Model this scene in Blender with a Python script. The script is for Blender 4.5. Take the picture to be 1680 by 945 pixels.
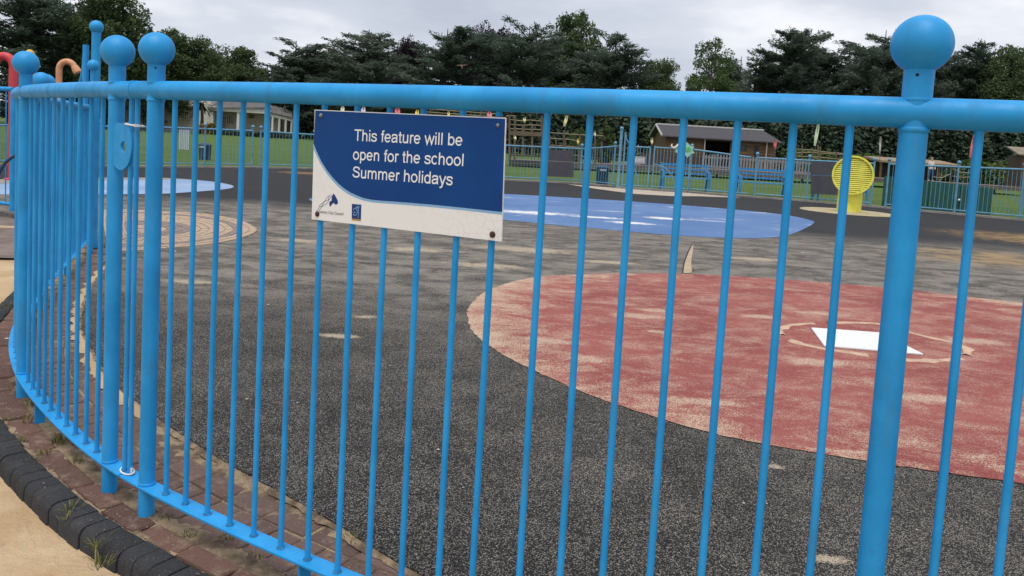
import bpy, bmesh, math, random
import numpy as np
from mathutils import Vector, Matrix, Quaternion

SC = bpy.context.scene
for o in list(bpy.data.objects):
    bpy.data.objects.remove(o)
COL = SC.collection
PI = math.pi

# ------------------------------------------------------------------ camera
FOC, PPY, PITCH, ROLL, EYE = 1295.593, 334.891, 0.07757, 0.05839, 1.3174
cp, sp, cr, sr = math.cos(PITCH), math.sin(PITCH), math.cos(ROLL), math.sin(ROLL)
_r, _f, _d = np.array([1, 0, 0.]), np.array([0, cp, -sp]), np.array([0, -sp, -cp])
RT = cr * _r - sr * _d
DN = sr * _r + cr * _d
FW = _f
cam_d = bpy.data.cameras.new('camera')
cam = bpy.data.objects.new('camera', cam_d)
COL.objects.link(cam)
cam.matrix_world = Matrix(((RT[0], -DN[0], -FW[0], 0), (RT[1], -DN[1], -FW[1], 0),
                           (RT[2], -DN[2], -FW[2], EYE), (0, 0, 0, 1)))
cam_d.sensor_fit = 'HORIZONTAL'
cam_d.sensor_width = 36
cam_d.lens = 36 * FOC / 1680
cam_d.shift_y = (PPY - 472.5) / 1680
cam_d.clip_start = 0.05
cam_d.clip_end = 3000
SC.camera = cam

# ------------------------------------------------------------------ world, sun, exposure
SUN_EL, SUN_AZ = math.radians(70), math.radians(195)
w = bpy.data.worlds.new('World')
SC.world = w
w.use_nodes = True
nt = w.node_tree
nt.nodes.clear()
out = nt.nodes.new('ShaderNodeOutputWorld')
sky = nt.nodes.new('ShaderNodeTexSky')
sky.sky_type = 'NISHITA'
sky.sun_disc = False
sky.sun_elevation = SUN_EL
sky.sun_rotation = SUN_AZ
b1 = nt.nodes.new('ShaderNodeBackground')
b1.inputs[1].default_value = 0.08
nt.links.new(sky.outputs[0], b1.inputs[0])
tc = nt.nodes.new('ShaderNodeTexCoord')
mp = nt.nodes.new('ShaderNodeMapping')
mp.inputs['Scale'].default_value = (1.0, 1.0, 3.2)
mp.inputs['Location'].default_value = (0.35, 0.1, 0.2)
nt.links.new(tc.outputs['Generated'], mp.inputs[0])
nz = nt.nodes.new('ShaderNodeTexNoise')
nz.inputs['Scale'].default_value = 2.6
nz.inputs['Detail'].default_value = 6
nz.inputs['Roughness'].default_value = 0.52
nt.links.new(mp.outputs[0], nz.inputs[0])
rp = nt.nodes.new('ShaderNodeValToRGB')
rp.color_ramp.elements[0].position = 0.36
rp.color_ramp.elements[0].color = (0.31, 0.335, 0.395, 1)
rp.color_ramp.elements[1].position = 0.66
rp.color_ramp.elements[1].color = (0.62, 0.62, 0.64, 1)
e = rp.color_ramp.elements.new(0.52)
e.color = (0.41, 0.43, 0.48, 1)
nt.links.new(nz.outputs[0], rp.inputs[0])
b2 = nt.nodes.new('ShaderNodeBackground')
b2.inputs[1].default_value = 1.07
nt.links.new(rp.outputs[0], b2.inputs[0])
mx = nt.nodes.new('ShaderNodeMixShader')
mx.inputs[0].default_value = 0.93
nt.links.new(b1.outputs[0], mx.inputs[1])
nt.links.new(b2.outputs[0], mx.inputs[2])
nt.links.new(mx.outputs[0], out.inputs[0])
sun_d = bpy.data.lights.new('sun', 'SUN')
sun_d.energy = 1.5
sun_d.angle = math.radians(38)
sun_d.color = (1.0, 0.95, 0.88)
sun = bpy.data.objects.new('sun', sun_d)
COL.objects.link(sun)
sdir = Vector((math.sin(SUN_AZ) * math.cos(SUN_EL), math.cos(SUN_AZ) * math.cos(SUN_EL), math.sin(SUN_EL)))
sun.rotation_euler = sdir.to_track_quat('Z', 'Y').to_euler()
SC.view_settings.view_transform = 'Standard'
SC.view_settings.look = 'None'
SC.view_settings.exposure = 0.70
SC.view_settings.gamma = 1.0
SC.view_settings.use_curve_mapping = False


# ------------------------------------------------------------------ photograph geometry -> metres
def ray(x, y):
    return RT * ((x - 840) / FOC) + DN * ((y - PPY) / FOC) + FW


def gp(x, y, z=0.0):
    """point of the plane at height z seen at photo pixel x, y"""
    r = ray(x, y)
    t = (z - EYE) / r[2]
    return Vector((r[0] * t, r[1] * t, z))


def at(x, y, D):
    """point D metres ahead seen at photo pixel x, y"""
    r = ray(x, y)
    t = D / r[1]
    return Vector((r[0] * t, D, EYE + r[2] * t))


def hor(x):
    return PPY - FOC * math.tan(PITCH) / math.cos(ROLL) * 1.0 + (x - 840) * math.tan(ROLL)


# ------------------------------------------------------------------ mesh helpers
class MB:
    def __init__(s):
        s.v, s.f = [], []

    def add(s, vs, fs):
        n = len(s.v)
        s.v += [tuple(p) for p in vs]
        s.f += [tuple(i + n for i in q) for q in fs]
        return s

    def box(s, c, size, rz=0.0, ax=None):
        hx, hy, hz = size[0] / 2, size[1] / 2, size[2] / 2
        ca, sa = math.cos(rz), math.sin(rz)
        vs = []
        for dz in (-hz, hz):
            for dx, dy in ((-hx, -hy), (hx, -hy), (hx, hy), (-hx, hy)):
                vs.append((c[0] + dx * ca - dy * sa, c[1] + dx * sa + dy * ca, c[2] + dz))
        return s.add(vs, [(0, 3, 2, 1), (4, 5, 6, 7), (0, 1, 5, 4), (1, 2, 6, 5), (2, 3, 7, 6), (3, 0, 4, 7)])

    def hexa(s, p):
        """eight corners: bottom four then top four, both anticlockwise from above"""
        return s.add(p, [(0, 3, 2, 1), (4, 5, 6, 7), (0, 1, 5, 4), (1, 2, 6, 5), (2, 3, 7, 6), (3, 0, 4, 7)])

    def tube(s, pts, r, n=10, caps=True):
        pts = [Vector(p) for p in pts]
        rs = r if isinstance(r, (list, tuple)) else [r] * len(pts)
        base = len(s.v)
        up = None
        vs, fs = [], []
        for i, p in enumerate(pts):
            t = (pts[min(i + 1, len(pts) - 1)] - pts[max(i - 1, 0)]).normalized()
            if up is None:
                up = Vector((0, 0, 1)) if abs(t.z) < 0.9 else Vector((1, 0, 0))
            u = (up - t * up.dot(t)).normalized()
            up = u
            q = t.cross(u)
            for k in range(n):
                a = 2 * PI * k / n
                vs.append(p + (u * math.cos(a) + q * math.sin(a)) * rs[i])
        for i in range(len(pts) - 1):
            for k in range(n):
                a, b = i * n + k, i * n + (k + 1) % n
                fs.append((a, b, b + n, a + n))
        if caps:
            fs.append(tuple(range(n - 1, -1, -1)))
            fs.append(tuple((len(pts) - 1) * n + k for k in range(n)))
        return s.add(vs, fs)

    def lathe(s, c, prof, n=24):
        """prof: (radius, z) from bottom to top about the vertical through c"""
        vs, fs = [], []
        for r, z in prof:
            for k in range(n):
                a = 2 * PI * k / n
                vs.append((c[0] + r * math.cos(a), c[1] + r * math.sin(a), c[2] + z))
        for i in range(len(prof) - 1):
            for k in range(n):
                a, b = i * n + k, i * n + (k + 1) % n
                fs.append((a, b, b + n, a + n))
        fs.append(tuple(range(n - 1, -1, -1)))
        fs.append(tuple((len(prof) - 1) * n + k for k in range(n)))
        return s.add(vs, fs)

    def ball(s, c, r, n=20, m=12, sz=1.0):
        prof = [(max(r * math.sin(PI * i / m), r * 0.01), -r * sz * math.cos(PI * i / m)) for i in range(m + 1)]
        return s.lathe(c, prof, n)

    def poly(s, pts, thick=0.0):
        pts = [Vector(p) for p in pts]
        n = len(pts)
        if thick:
            lo = [p - Vector((0, 0, thick)) for p in pts]
            return s.add(pts + lo, [tuple(range(n)), tuple(range(2 * n - 1, n - 1, -1))] +
                         [(i, i + n, (i + 1) % n + n, (i + 1) % n) for i in range(n)])
        return s.add(pts, [tuple(range(n))])

    def slab(s, pts, nrm, t):
        """flat outline extruded along nrm by t"""
        pts = [Vector(p) for p in pts]
        n = len(pts)
        hi = [p + nrm * t for p in pts]
        return s.add(pts + hi, [tuple(range(n - 1, -1, -1)), tuple(range(n, 2 * n))] +
                     [(i, (i + 1) % n, (i + 1) % n + n, i + n) for i in range(n)])

    def mesh(s, name, mat=None, smooth=False, origin=(0, 0, 0), fix=True):
        me = bpy.data.meshes.new(name)
        o = Vector(origin)
        me.from_pydata([Vector(p) - o for p in s.v], [], s.f)
        if fix:
            bm = bmesh.new()
            bm.from_mesh(me)
            bmesh.ops.recalc_face_normals(bm, faces=bm.faces)
            bm.to_mesh(me)
            bm.free()
        if smooth:
            me.polygons.foreach_set('use_smooth', [True] * len(me.polygons))
            try:
                me.set_sharp_from_angle(angle=math.radians(40))
            except Exception:
                pass
        if mat:
            me.materials.append(mat)
        me.update()
        return me


def wloc(o):
    p = Vector((0, 0, 0))
    while o is not None:
        p += o.location
        o = o.parent
    return p


def link(name, me, parent=None, loc=None):
    o = bpy.data.objects.new(name, me)
    COL.objects.link(o)
    if parent is not None:
        o.parent = parent
    if loc is not None:
        o.location = Vector(loc) - (wloc(parent) if parent else Vector((0, 0, 0)))
    return o


def part(name, mb, mat, parent=None, smooth=False, fix=True):
    """one mesh object from world-space geometry"""
    o = Vector(mb.v[0]) if parent is None else wloc(parent)
    if parent is None:
        o = Vector((sum(v[0] for v in mb.v) / len(mb.v), sum(v[1] for v in mb.v) / len(mb.v), min(v[2] for v in mb.v)))
    me = mb.mesh(name, mat, smooth, o, fix)
    ob = bpy.data.objects.new(name, me)
    COL.objects.link(ob)
    if parent is None:
        ob.location = o
    else:
        ob.parent = parent
    return ob


def thing(name, label, cat, loc=(0, 0, 0), group=None):
    o = bpy.data.objects.new(name, None)
    COL.objects.link(o)
    o.location = loc
    o.empty_display_size = 0.2
    return tag(o, label, cat, group)


def tag(o, label=None, cat=None, group=None, kind=None):
    if label:
        o['label'] = label
    if cat:
        o['category'] = cat
    if group:
        o['group'] = group
    if kind:
        o['kind'] = kind
    return o


def struct(name, mb, mat, label=None, smooth=False, fix=True):
    o = part(name, mb, mat, None, smooth, fix)
    return tag(o, label, None, None, 'structure')


# ------------------------------------------------------------------ material helpers
class NB:
    def __init__(s, name, rough=0.6, spec=0.5):
        s.m = bpy.data.materials.new(name)
        s.m.use_nodes = True
        s.t = s.m.node_tree
        s.b = s.t.nodes['Principled BSDF']
        s.b.inputs['Roughness'].default_value = rough
        s.b.inputs['Specular IOR Level'].default_value = spec
        s._co = None

    def n(s, typ, **kw):
        x = s.t.nodes.new(typ)
        for k, v in kw.items():
            setattr(x, k, v)
        return x

    def l(s, a, b):
        s.t.links.new(a, b)

    def co(s):
        if s._co is None:
            g = s.n('ShaderNodeNewGeometry')
            s._co = g.outputs['Position']
        return s._co

    def val(s, x):
        return x

    def put(s, sock, x):
        if isinstance(x, bpy.types.NodeSocket):
            s.l(x, sock)
        else:
            if sock.type == 'RGBA' and len(x) == 3:
                x = (*x, 1)
            sock.default_value = x

    def math(s, op, a, b=0.0, c=None, clamp=False):
        x = s.n('ShaderNodeMath', operation=op)
        x.use_clamp = clamp
        s.put(x.inputs[0], a)
        s.put(x.inputs[1], b)
        if c is not None:
            s.put(x.inputs[2], c)
        return x.outputs[0]

    def mix(s, f, a, b, mode='MIX'):
        x = s.n('ShaderNodeMix', data_type='RGBA', blend_type=mode)
        s.put(x.inputs[0], f)
        s.put(x.inputs[6], a)
        s.put(x.inputs[7], b)
        return x.outputs[2]

    def noise(s, scale, detail=4, rough=0.55, co=None, dist=0.0, stretch=None):
        v = co if co is not None else s.co()
        if stretch:
            m = s.n('ShaderNodeMapping')
            m.inputs['Scale'].default_value = stretch
            s.l(v, m.inputs[0])
            v = m.outputs[0]
        x = s.n('ShaderNodeTexNoise')
        x.inputs['Scale'].default_value = scale
        x.inputs['Detail'].default_value = detail
        x.inputs['Roughness'].default_value = rough
        x.inputs['Distortion'].default_value = dist
        s.l(v, x.inputs[0])
        return x.outputs[0]

    def vor(s, scale, out='Color', feature='F1', co=None):
        x = s.n('ShaderNodeTexVoronoi', feature=feature)
        x.inputs['Scale'].default_value = scale
        s.l(co if co is not None else s.co(), x.inputs['Vector'])
        return x.outputs[out]

    def ramp(s, f, lo, hi, a=0.0, b=1.0):
        x = s.n('ShaderNodeMapRange', interpolation_type='SMOOTHSTEP')
        s.put(x.inputs[0], f)
        for i, q in enumerate((lo, hi, a, b)):
            x.inputs[i + 1].default_value = q
        return x.outputs[0]

    def bump(s, h, strength=0.3, dist=0.01):
        x = s.n('ShaderNodeBump')
        x.inputs['Strength'].default_value = strength
        x.inputs['Distance'].default_value = dist
        s.l(h, x.inputs['Height'])
        s.l(x.outputs[0], s.b.inputs['Normal'])

    def col(s, c):
        s.put(s.b.inputs['Base Color'], c)
        return s.m

    def xyz(s):
        x = s.n('ShaderNodeSeparateXYZ')
        s.l(s.co(), x.inputs[0])
        return x.outputs

    def rnd(s):
        return s.n('ShaderNodeObjectInfo').outputs['Random']


def simple(name, c, rough=0.6, var=0.15, scale=6.0, bump=0.0, spec=0.4, metal=0.0):
    b = NB(name, rough, spec)
    n1 = b.noise(scale, 5)
    n2 = b.noise(scale * 7, 3)
    f = b.math('ADD', b.math('MULTIPLY', n1, 0.6), b.math('MULTIPLY', n2, 0.4))
    lo = tuple(x * (1 - var) for x in c)
    hi = tuple(min(1, x * (1 + var)) for x in c)
    b.col(b.mix(b.ramp(f, 0.3, 0.7), lo, hi))
    b.b.inputs['Metallic'].default_value = metal
    if bump:
        b.bump(n2, bump, 0.01)
    return b.m


def paint(name, c, dirt=(0.08, 0.14, 0.17), rough=0.34, worn=False):
    b = NB(name, rough, 0.36)
    n1 = b.noise(5, 6, 0.6)
    n2 = b.noise(90, 4, 0.7)
    n3 = b.noise(22, 5, 0.6, stretch=(1, 1, 0.25))
    c1 = b.mix(b.ramp(n1, 0.3, 0.7), tuple(x * 0.84 for x in c), (c[0] * 1.1 + .012, min(1, c[1] * 1.13), min(1, c[2] * 1.08)))
    c2 = b.mix(b.math('MULTIPLY', b.ramp(n3, 0.50, 0.75), 0.26), c1, dirt)
    chip = b.math('MULTIPLY', b.ramp(n2, 0.70, 0.76), 0.5)
    c3 = b.mix(chip, c2, (c[0] * 2 + .12, c[1] * 1.2 + .05, c[2]))
    if worn:
        zone = b.ramp(b.noise(7, 4, 0.6), 0.48, 0.64)
        k = b.noise(150, 6, 0.75)
        c3 = b.mix(b.math('MULTIPLY', b.ramp(k, 0.63, 0.665), zone), c3, (0.10, 0.055, 0.04))
        sc = b.noise(60, 5, 0.7, stretch=(1, 1, 6))
        c3 = b.mix(b.math('MULTIPLY', b.ramp(sc, 0.66, 0.72), 0.35), c3, (0.25, 0.42, 0.58))
        bl = b.noise(3.0, 7, 0.7)
        c3 = b.mix(b.ramp(bl, 0.50, 0.72, 0, 0.3), c3, (0.03, 0.32, 0.68))
    b.col(c3)
    b.put(b.b.inputs['Roughness'], b.ramp(n3, 0.3, 0.75, rough - 0.05, rough + 0.2))
    b.bump(b.math('ADD', b.noise(160, 3), b.math('MULTIPLY', n2, 0.6)), 0.12, 0.002)
    return b.m


BLUE = paint('blue_paint', (0.008, 0.285, 0.66), rough=0.47, worn=True)
WELD_M = simple('dirty_weld_paint', (0.012, 0.135, 0.30), 0.6, 0.6, 60, 0.3)
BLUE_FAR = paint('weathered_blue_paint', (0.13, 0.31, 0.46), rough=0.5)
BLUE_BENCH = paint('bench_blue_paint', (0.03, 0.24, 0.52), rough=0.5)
BLUE_DK = paint('dark_blue_plastic', (0.018, 0.06, 0.14), rough=0.5)
RUST = simple('rusty_steel', (0.055, 0.025, 0.018), 0.8, 0.5, 60, 0.3)
STEEL = simple('dull_steel', (0.22, 0.23, 0.25), 0.45, 0.3, 40, metal=0.6)
BLACK = simple('black_hole', (0.006, 0.007, 0.01), 0.9, 0.1)
TIE = simple('white_plastic_tie', (0.72, 0.73, 0.72), 0.4, 0.06)
YELLOW = paint('yellow_paint', (0.82, 0.76, 0.11), dirt=(0.66, 0.58, 0.13), rough=0.5)
SAND_C = (0.46, 0.325, 0.19)


def sand_mat():
    b = NB('dry_sand', 0.95, 0.1)
    n1 = b.noise(2.2, 6, 0.6)
    n2 = b.noise(14, 6, 0.65)
    g = b.vor(420)
    c = b.mix(b.ramp(n1, 0.3, 0.7), (0.45, 0.31, 0.175), (0.59, 0.44, 0.28))
    c = b.mix(b.math('MULTIPLY', b.ramp(n2, 0.55, 0.8), 0.55), c, (0.58, 0.47, 0.33))
    c = b.mix(b.math('MULTIPLY', b.ramp(n2, 0.42, 0.25), 0.45), c, (0.27, 0.17, 0.10))
    c = b.mix(0.14, c, g, 'OVERLAY')
    b.bump(b.math('ADD', n2, b.math('MULTIPLY', b.noise(60, 5, .7), 0.4)), 0.7, 0.03)
    return b.col(c)


SAND = sand_mat()


def spots(b, lst):
    """soft-edged stains: list of (x, y, rx, ry); returns 0..1"""
    p = b.xyz()
    nn = b.noise(6, 9, 0.75)
    acc = None
    for (x, y, rx, ry) in lst:
        dx = b.math('DIVIDE', b.math('SUBTRACT', p[0], x), rx)
        dy = b.math('DIVIDE', b.math('SUBTRACT', p[1], y), ry)
        d = b.math('SQRT', b.math('ADD', b.math('MULTIPLY', dx, dx), b.math('MULTIPLY', dy, dy)))
        d = b.math('ADD', d, b.math('MULTIPLY', b.math('SUBTRACT', nn, 0.5), 2.6))
        v = b.ramp(d, 1.15, 0.30)
        acc = v if acc is None else b.math('MAXIMUM', acc, v)
    return acc


def grains(b, r, d, soft=0.34):
    """share d of the crumbs (random r per crumb) is covered"""
    k = b.math('SUBTRACT', b.math('ADD', r, d), 1.0)
    f = b.math('MULTIPLY_ADD', k, 1.0 / soft, 0.5, clamp=True)
    return b.math('MULTIPLY', f, b.ramp(d, 0.0, 0.1))


def S(x, y, rx, ry):
    """stain centred at a photo pixel, radii in metres"""
    q = gp(x, y)
    return (q.x, q.y, rx, ry)


def wetpour_black():
    b = NB('black_rubber_crumb', 0.85, 0.25)
    g1 = b.vor(285)
    sx = b.n('ShaderNodeSeparateColor')
    b.l(g1, sx.inputs[0])
    r = sx.outputs[0]
    fine = b.noise(330, 2)
    big = b.noise(0.9, 5, 0.6)
    mid = b.noise(4.5, 6, 0.65, dist=0.6)
    p = b.xyz()
    base = b.mix(b.ramp(big, 0.3, 0.7), (0.010, 0.010, 0.011), (0.021, 0.020, 0.021))
    base = b.mix(b.ramp(r, 0.0, 1.0, 0, 0.7), base, (0.031, 0.029, 0.028), 'MIX')
    # pale dust caught in the crumb
    worn = b.math('ADD', b.math('MULTIPLY', mid, 0.55), b.math('MULTIPLY', big, 0.45))
    grit = grains(b, r, b.ramp(worn, 0.30, 0.72, 0.03, 0.32), 0.26)
    clean = b.ramp(b.math('ADD', p[1], b.math('MULTIPLY', b.math('SUBTRACT', b.noise(0.4, 3), 0.5), 2.0)), 12.6, 14.8)
    base = b.mix(clean, base, (0.022, 0.023, 0.027))
    grit = b.math('MULTIPLY', grit, b.math('SUBTRACT', 1.0, b.math('MULTIPLY', clean, 0.85)))
    c = b.mix(b.math('MULTIPLY', grit, 0.8), base, (0.33, 0.30, 0.255))
    r2 = sx.outputs[1]
    c = b.mix(b.math('MULTIPLY', b.ramp(r2, 0.93, 0.97, 0, 0.65), b.math('SUBTRACT', 1.0, clean)), c, (0.44, 0.41, 0.36))
    # blown sand across the middle of the yard
    yy = b.math('ADD', p[1], b.math('MULTIPLY', b.math('SUBTRACT', b.noise(0.35, 3), 0.5), 3.0))
    band = b.math('MULTIPLY', b.ramp(yy, 4.0, 7.5), b.ramp(yy, 14.6, 12.4))
    st = b.noise(3.2, 9, 0.74, dist=0.5, stretch=(0.6, 1.0, 1))
    dust = b.math('MULTIPLY', band, b.ramp(st, 0.36, 0.62, 0.14, 0.95))
    c = b.mix(grains(b, r, dust, 0.6), c, (0.262, 0.236, 0.203))
    drift = b.math('MULTIPLY', b.ramp(b.noise(2.4, 10, 0.70, dist=0.6, stretch=(0.5, 1.2, 1)), 0.60, 0.72), band)
    c = b.mix(grains(b, r, b.math('MULTIPLY', drift, 0.75), 0.5), c, (0.44, 0.375, 0.29))
    piles = spots(b, [S(1275, 766, .045, .03), S(1362, 918, .07, .035), S(555, 551, .16, .07), S(600, 520, .12, .07),
                      S(1180, 640, .08, .04), S(800, 436, .5, .18), S(690, 410, .5, .2), S(490, 395, .4, .2),
                      S(1240, 425, .6, .2), S(310, 462, .3, .1), S(870, 410, .8, .3), S(1000, 430, .5, .15)])
    c = b.mix(grains(b, r, b.math('MULTIPLY', piles, 0.8), 0.5), c, (0.48, 0.40, 0.30))
    gold = spots(b, [S(1640, 425, 1.7, 1.3), S(1690, 392, 1.8, 1.6)])
    c = b.mix(b.math('MULTIPLY', gold, b.ramp(st, 0.40, 0.62, 0.15, 0.85)), c, (0.36, 0.235, 0.10))
    ter = spots(b, [S(503, 284, 1.0, .9)])
    c = b.mix(ter, c, (0.20, 0.11, 0.06))
    hgt = b.math('ADD', b.math('MULTIPLY', b.vor(230, 'Distance'), -1.0), b.math('MULTIPLY', mid, 0.6))
    b.bump(hgt, 0.75, 0.006)
    return b.col(c)


def wetpour_red(cx, cy, rad):
    b = NB('red_rubber_crumb', 0.85, 0.2)
    r = b.vor(230)
    sx = b.n('ShaderNodeSeparateColor')
    b.l(r, sx.inputs[0])
    big = b.noise(1.1, 6, 0.6, dist=0.5)
    st = b.noise(3.6, 10, 0.74, dist=0.5, stretch=(0.7, 1.1, 1))
    p = b.xyz()
    dx = b.math('SUBTRACT', p[0], cx)
    dy = b.math('SUBTRACT', p[1], cy)
    d = b.math('SQRT', b.math('ADD', b.math('MULTIPLY', dx, dx), b.math('MULTIPLY', dy, dy)))
    c = b.mix(b.ramp(big, 0.3, 0.7), (0.235, 0.050, 0.047), (0.33, 0.095, 0.083))
    c = b.mix(b.ramp(sx.outputs[0], 0.55, 1.0, 0, 0.35), c, (0.52, 0.30, 0.25))
    c = b.mix(b.ramp(sx.outputs[1], 0.75, 1.0, 0, 0.5), c, (0.13, 0.03, 0.03))
    c = b.mix(grains(b, sx.outputs[2], b.ramp(st, 0.44, 0.74, 0.02, 0.75), 0.6), c, (0.50, 0.35, 0.27))
    c = b.mix(grains(b, sx.outputs[0], b.ramp(b.noise(9, 8, 0.7), 0.5, 0.8, 0, 0.4), 0.4), c, (0.50, 0.34, 0.27))
    edge = b.math('ADD', d, b.math('MULTIPLY', b.math('SUBTRACT', st, 0.5), 2.6))
    c = b.mix(grains(b, sx.outputs[2], b.ramp(edge, rad - 0.5, rad + 0.5, 0, 0.85), 0.5), c, (0.55, 0.43, 0.31))
    piles = spots(b, [S(1050, 520, .28, .12), S(1075, 510, .2, .1), S(1250, 520, .2, .1), S(1345, 515, .3, .1),
                      S(1340, 595, .3, .12), S(960, 590, .18, .1), S(1600, 560, .3, .12), S(1150, 660, .35, .06),
                      S(1080, 545, .12, .06), S(900, 560, .3, .12), S(1390, 742, .2, .03), S(1520, 655, .3, .1)])
    c = b.mix(grains(b, sx.outputs[2], b.math('MULTIPLY', piles, 0.62), 0.6), c, (0.56, 0.44, 0.33))
    b.bump(b.math('ADD', b.math('MULTIPLY', b.vor(230, 'Distance'), -1.0), b.math('MULTIPLY', st, 0.6)), 0.6, 0.006)
    return b.col(c)


def wetpour_blue(name, a, bb, sandy=0.5, white=()):
    b = NB(name, 0.85, 0.2)
    st = b.noise(1.3, 9, 0.7, dist=0.6, stretch=(0.5, 1.3, 1))
    big = b.noise(0.5, 4)
    c = b.mix(b.ramp(big, 0.3, 0.7), a, bb)
    c = b.mix(b.ramp(st, 0.57, 0.70, 0, sandy), c, (0.60, 0.60, 0.62))
    c = b.mix(b.ramp(b.noise(40, 3), 0.5, 0.8, 0, 0.3), c, tuple(x * 0.6 for x in a))
    if white:
        c = b.mix(spots(b, white), c, (0.66, 0.66, 0.66))
    b.bump(b.noise(120, 3), 0.4, 0.005)
    return b.col(c)


def brick_mat(name, a, bb, dusty, dustc):
    b = NB(name, 0.85, 0.25)
    r = b.rnd()
    n1 = b.noise(13, 6, 0.65)
    n2 = b.noise(70, 5, 0.7)
    c = b.mix(r, a, bb)
    c = b.mix(b.ramp(n2, 0.45, 0.75, 0, 0.5), c, tuple(x * 0.55 for x in a))
    c = b.mix(b.ramp(n1, 0.50, 0.74, 0, dusty), c, dustc)
    c = b.mix(b.ramp(n2, 0.60, 0.70, 0, dusty * 0.9), c, (0.45, 0.37, 0.29))
    n4 = b.noise(240, 3, 0.6)
    c = b.mix(b.ramp(n4, 0.62, 0.70, 0, 0.45), c, (0.40, 0.36, 0.32))
    c = b.mix(b.ramp(n4, 0.38, 0.30, 0, 0.6), c, (0.03, 0.024, 0.02))
    b.bump(b.math('ADD', n2, b.math('MULTIPLY', n1, 0.7)), 0.55, 0.01)
    return b.col(c)


BRICK = brick_mat('red_brown_brick', (0.100, 0.054, 0.043), (0.155, 0.084, 0.064), 0.9, (0.25, 0.185, 0.14))
BRICK_IN = brick_mat('dusty_brown_brick', (0.120, 0.076, 0.064), (0.18, 0.115, 0.096), 0.85, (0.31, 0.235, 0.175))
ENGB = brick_mat('black_engineering_brick', (0.026, 0.027, 0.030), (0.040, 0.041, 0.046), 0.22, (0.11, 0.10, 0.09))
TANB = brick_mat('tan_paving_block', (0.50, 0.36, 0.25), (0.42, 0.32, 0.24), 0.4, (0.42, 0.33, 0.25))
GREYB = brick_mat('grey_paving_block', (0.20, 0.165, 0.15), (0.25, 0.20, 0.18), 0.4, (0.3, 0.25, 0.2))


def dirt_mat():
    b = NB('sandy_joint_dirt', 0.95, 0.1)
    n1 = b.noise(9, 6, 0.65)
    n2 = b.noise(50, 5, 0.7)
    c = b.mix(b.ramp(n1, 0.38, 0.62), (0.15, 0.11, 0.08), (0.40, 0.30, 0.195))
    c = b.mix(b.ramp(n2, 0.5, 0.8, 0, 0.6), c, (0.08, 0.058, 0.043))
    b.bump(b.math('ADD', n1, n2), 0.8, 0.02)
    return b.col(c)


DIRT = dirt_mat()
CONC = simple('grey_concrete', (0.25, 0.23, 0.21), 0.9, 0.3, 3, 0.3)


def grass_mat():
    b = NB('mown_grass', 0.9, 0.1)
    n1 = b.noise(0.25, 7, 0.7)
    n2 = b.noise(3, 8, 0.75)
    c = b.mix(b.ramp(n1, 0.3, 0.7), (0.085, 0.150, 0.036), (0.145, 0.20, 0.06))
    c = b.mix(b.ramp(n2, 0.35, 0.7, 0, 0.6), c, (0.05, 0.10, 0.02))
    b.bump(b.noise(18, 5, 0.8), 0.9, 0.08)
    return b.col(c)


GRASS = grass_mat()


def wood_mat(name, a, bb, sc=3.0):
    b = NB(name, 0.8, 0.2)
    n = b.noise(sc, 6, 0.65, stretch=(0.6, 0.6, 7))
    n2 = b.noise(sc * 0.4, 3)
    c = b.mix(b.ramp(n, 0.3, 0.7), a, bb)
    c = b.mix(b.ramp(n2, 0.4, 0.8, 0, 0.5), c, tuple(x * 0.6 for x in a))
    c = b.mix(b.math('MULTIPLY', b.rnd(), 0.35), c, tuple(x * 0.5 for x in a))
    b.bump(n, 0.4, 0.01)
    return b.col(c)


WOOD_GREY = wood_mat('weathered_timber', (0.125, 0.105, 0.095), (0.20, 0.17, 0.15))
WOOD_BRN = wood_mat('brown_timber', (0.125, 0.075, 0.048), (0.19, 0.12, 0.075))
WOOD_PLAY = wood_mat('playground_timber', (0.13, 0.10, 0.075), (0.20, 0.155, 0.115))
WOOD_DK = wood_mat('dark_timber', (0.075, 0.055, 0.045), (0.12, 0.09, 0.07))
ROOF = simple('grey_roof_felt', (0.060, 0.058, 0.066), 0.9, 0.25, 5, 0.3)
SLATE = simple('pale_slate_roof', (0.125, 0.12, 0.12), 0.85, 0.3, 2.5, 0.3)
RENDER = simple('cream_render', (0.60, 0.52, 0.45), 0.85, 0.12, 1.5)
RENDER_W = simple('white_stucco', (0.72, 0.69, 0.64), 0.8, 0.1, 1.5)
RENDER_P = simple('dull_pink_render', (0.44, 0.37, 0.33), 0.85, 0.12, 1.5)
GLASS = simple('dark_window_glass', (0.02, 0.024, 0.03), 0.12, 0.2, spec=0.6)
WHITE = simple('white_paint', (0.72, 0.72, 0.73), 0.5, 0.08)
PANEL = simple('dark_grey_board', (0.075, 0.075, 0.088), 0.6, 0.15, 4)
GREENB = simple('dark_green_board', (0.016, 0.085, 0.072), 0.55, 0.25, 2)
NAVY = simple('navy_bin_plastic', (0.02, 0.055, 0.105), 0.5, 0.2)
ROPE = simple('pale_rope', (0.33, 0.27, 0.18), 0.9, 0.2)
CANE_R = paint('red_pole_paint', (0.56, 0.055, 0.075), dirt=(.3, .1, .1), rough=0.4)
CANE_Y = paint('golden_pole_paint', (0.70, 0.42, 0.05), dirt=(.4, .25, .1), rough=0.4)
CANE_S = paint('salmon_pole_paint', (0.66, 0.31, 0.17), dirt=(.4, .25, .15), rough=0.4)
MINT = simple('mint_green_board', (0.30, 0.58, 0.46), 0.5, 0.1)
CREAM = simple('cream_board', (0.72, 0.66, 0.55), 0.5, 0.1)


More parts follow.
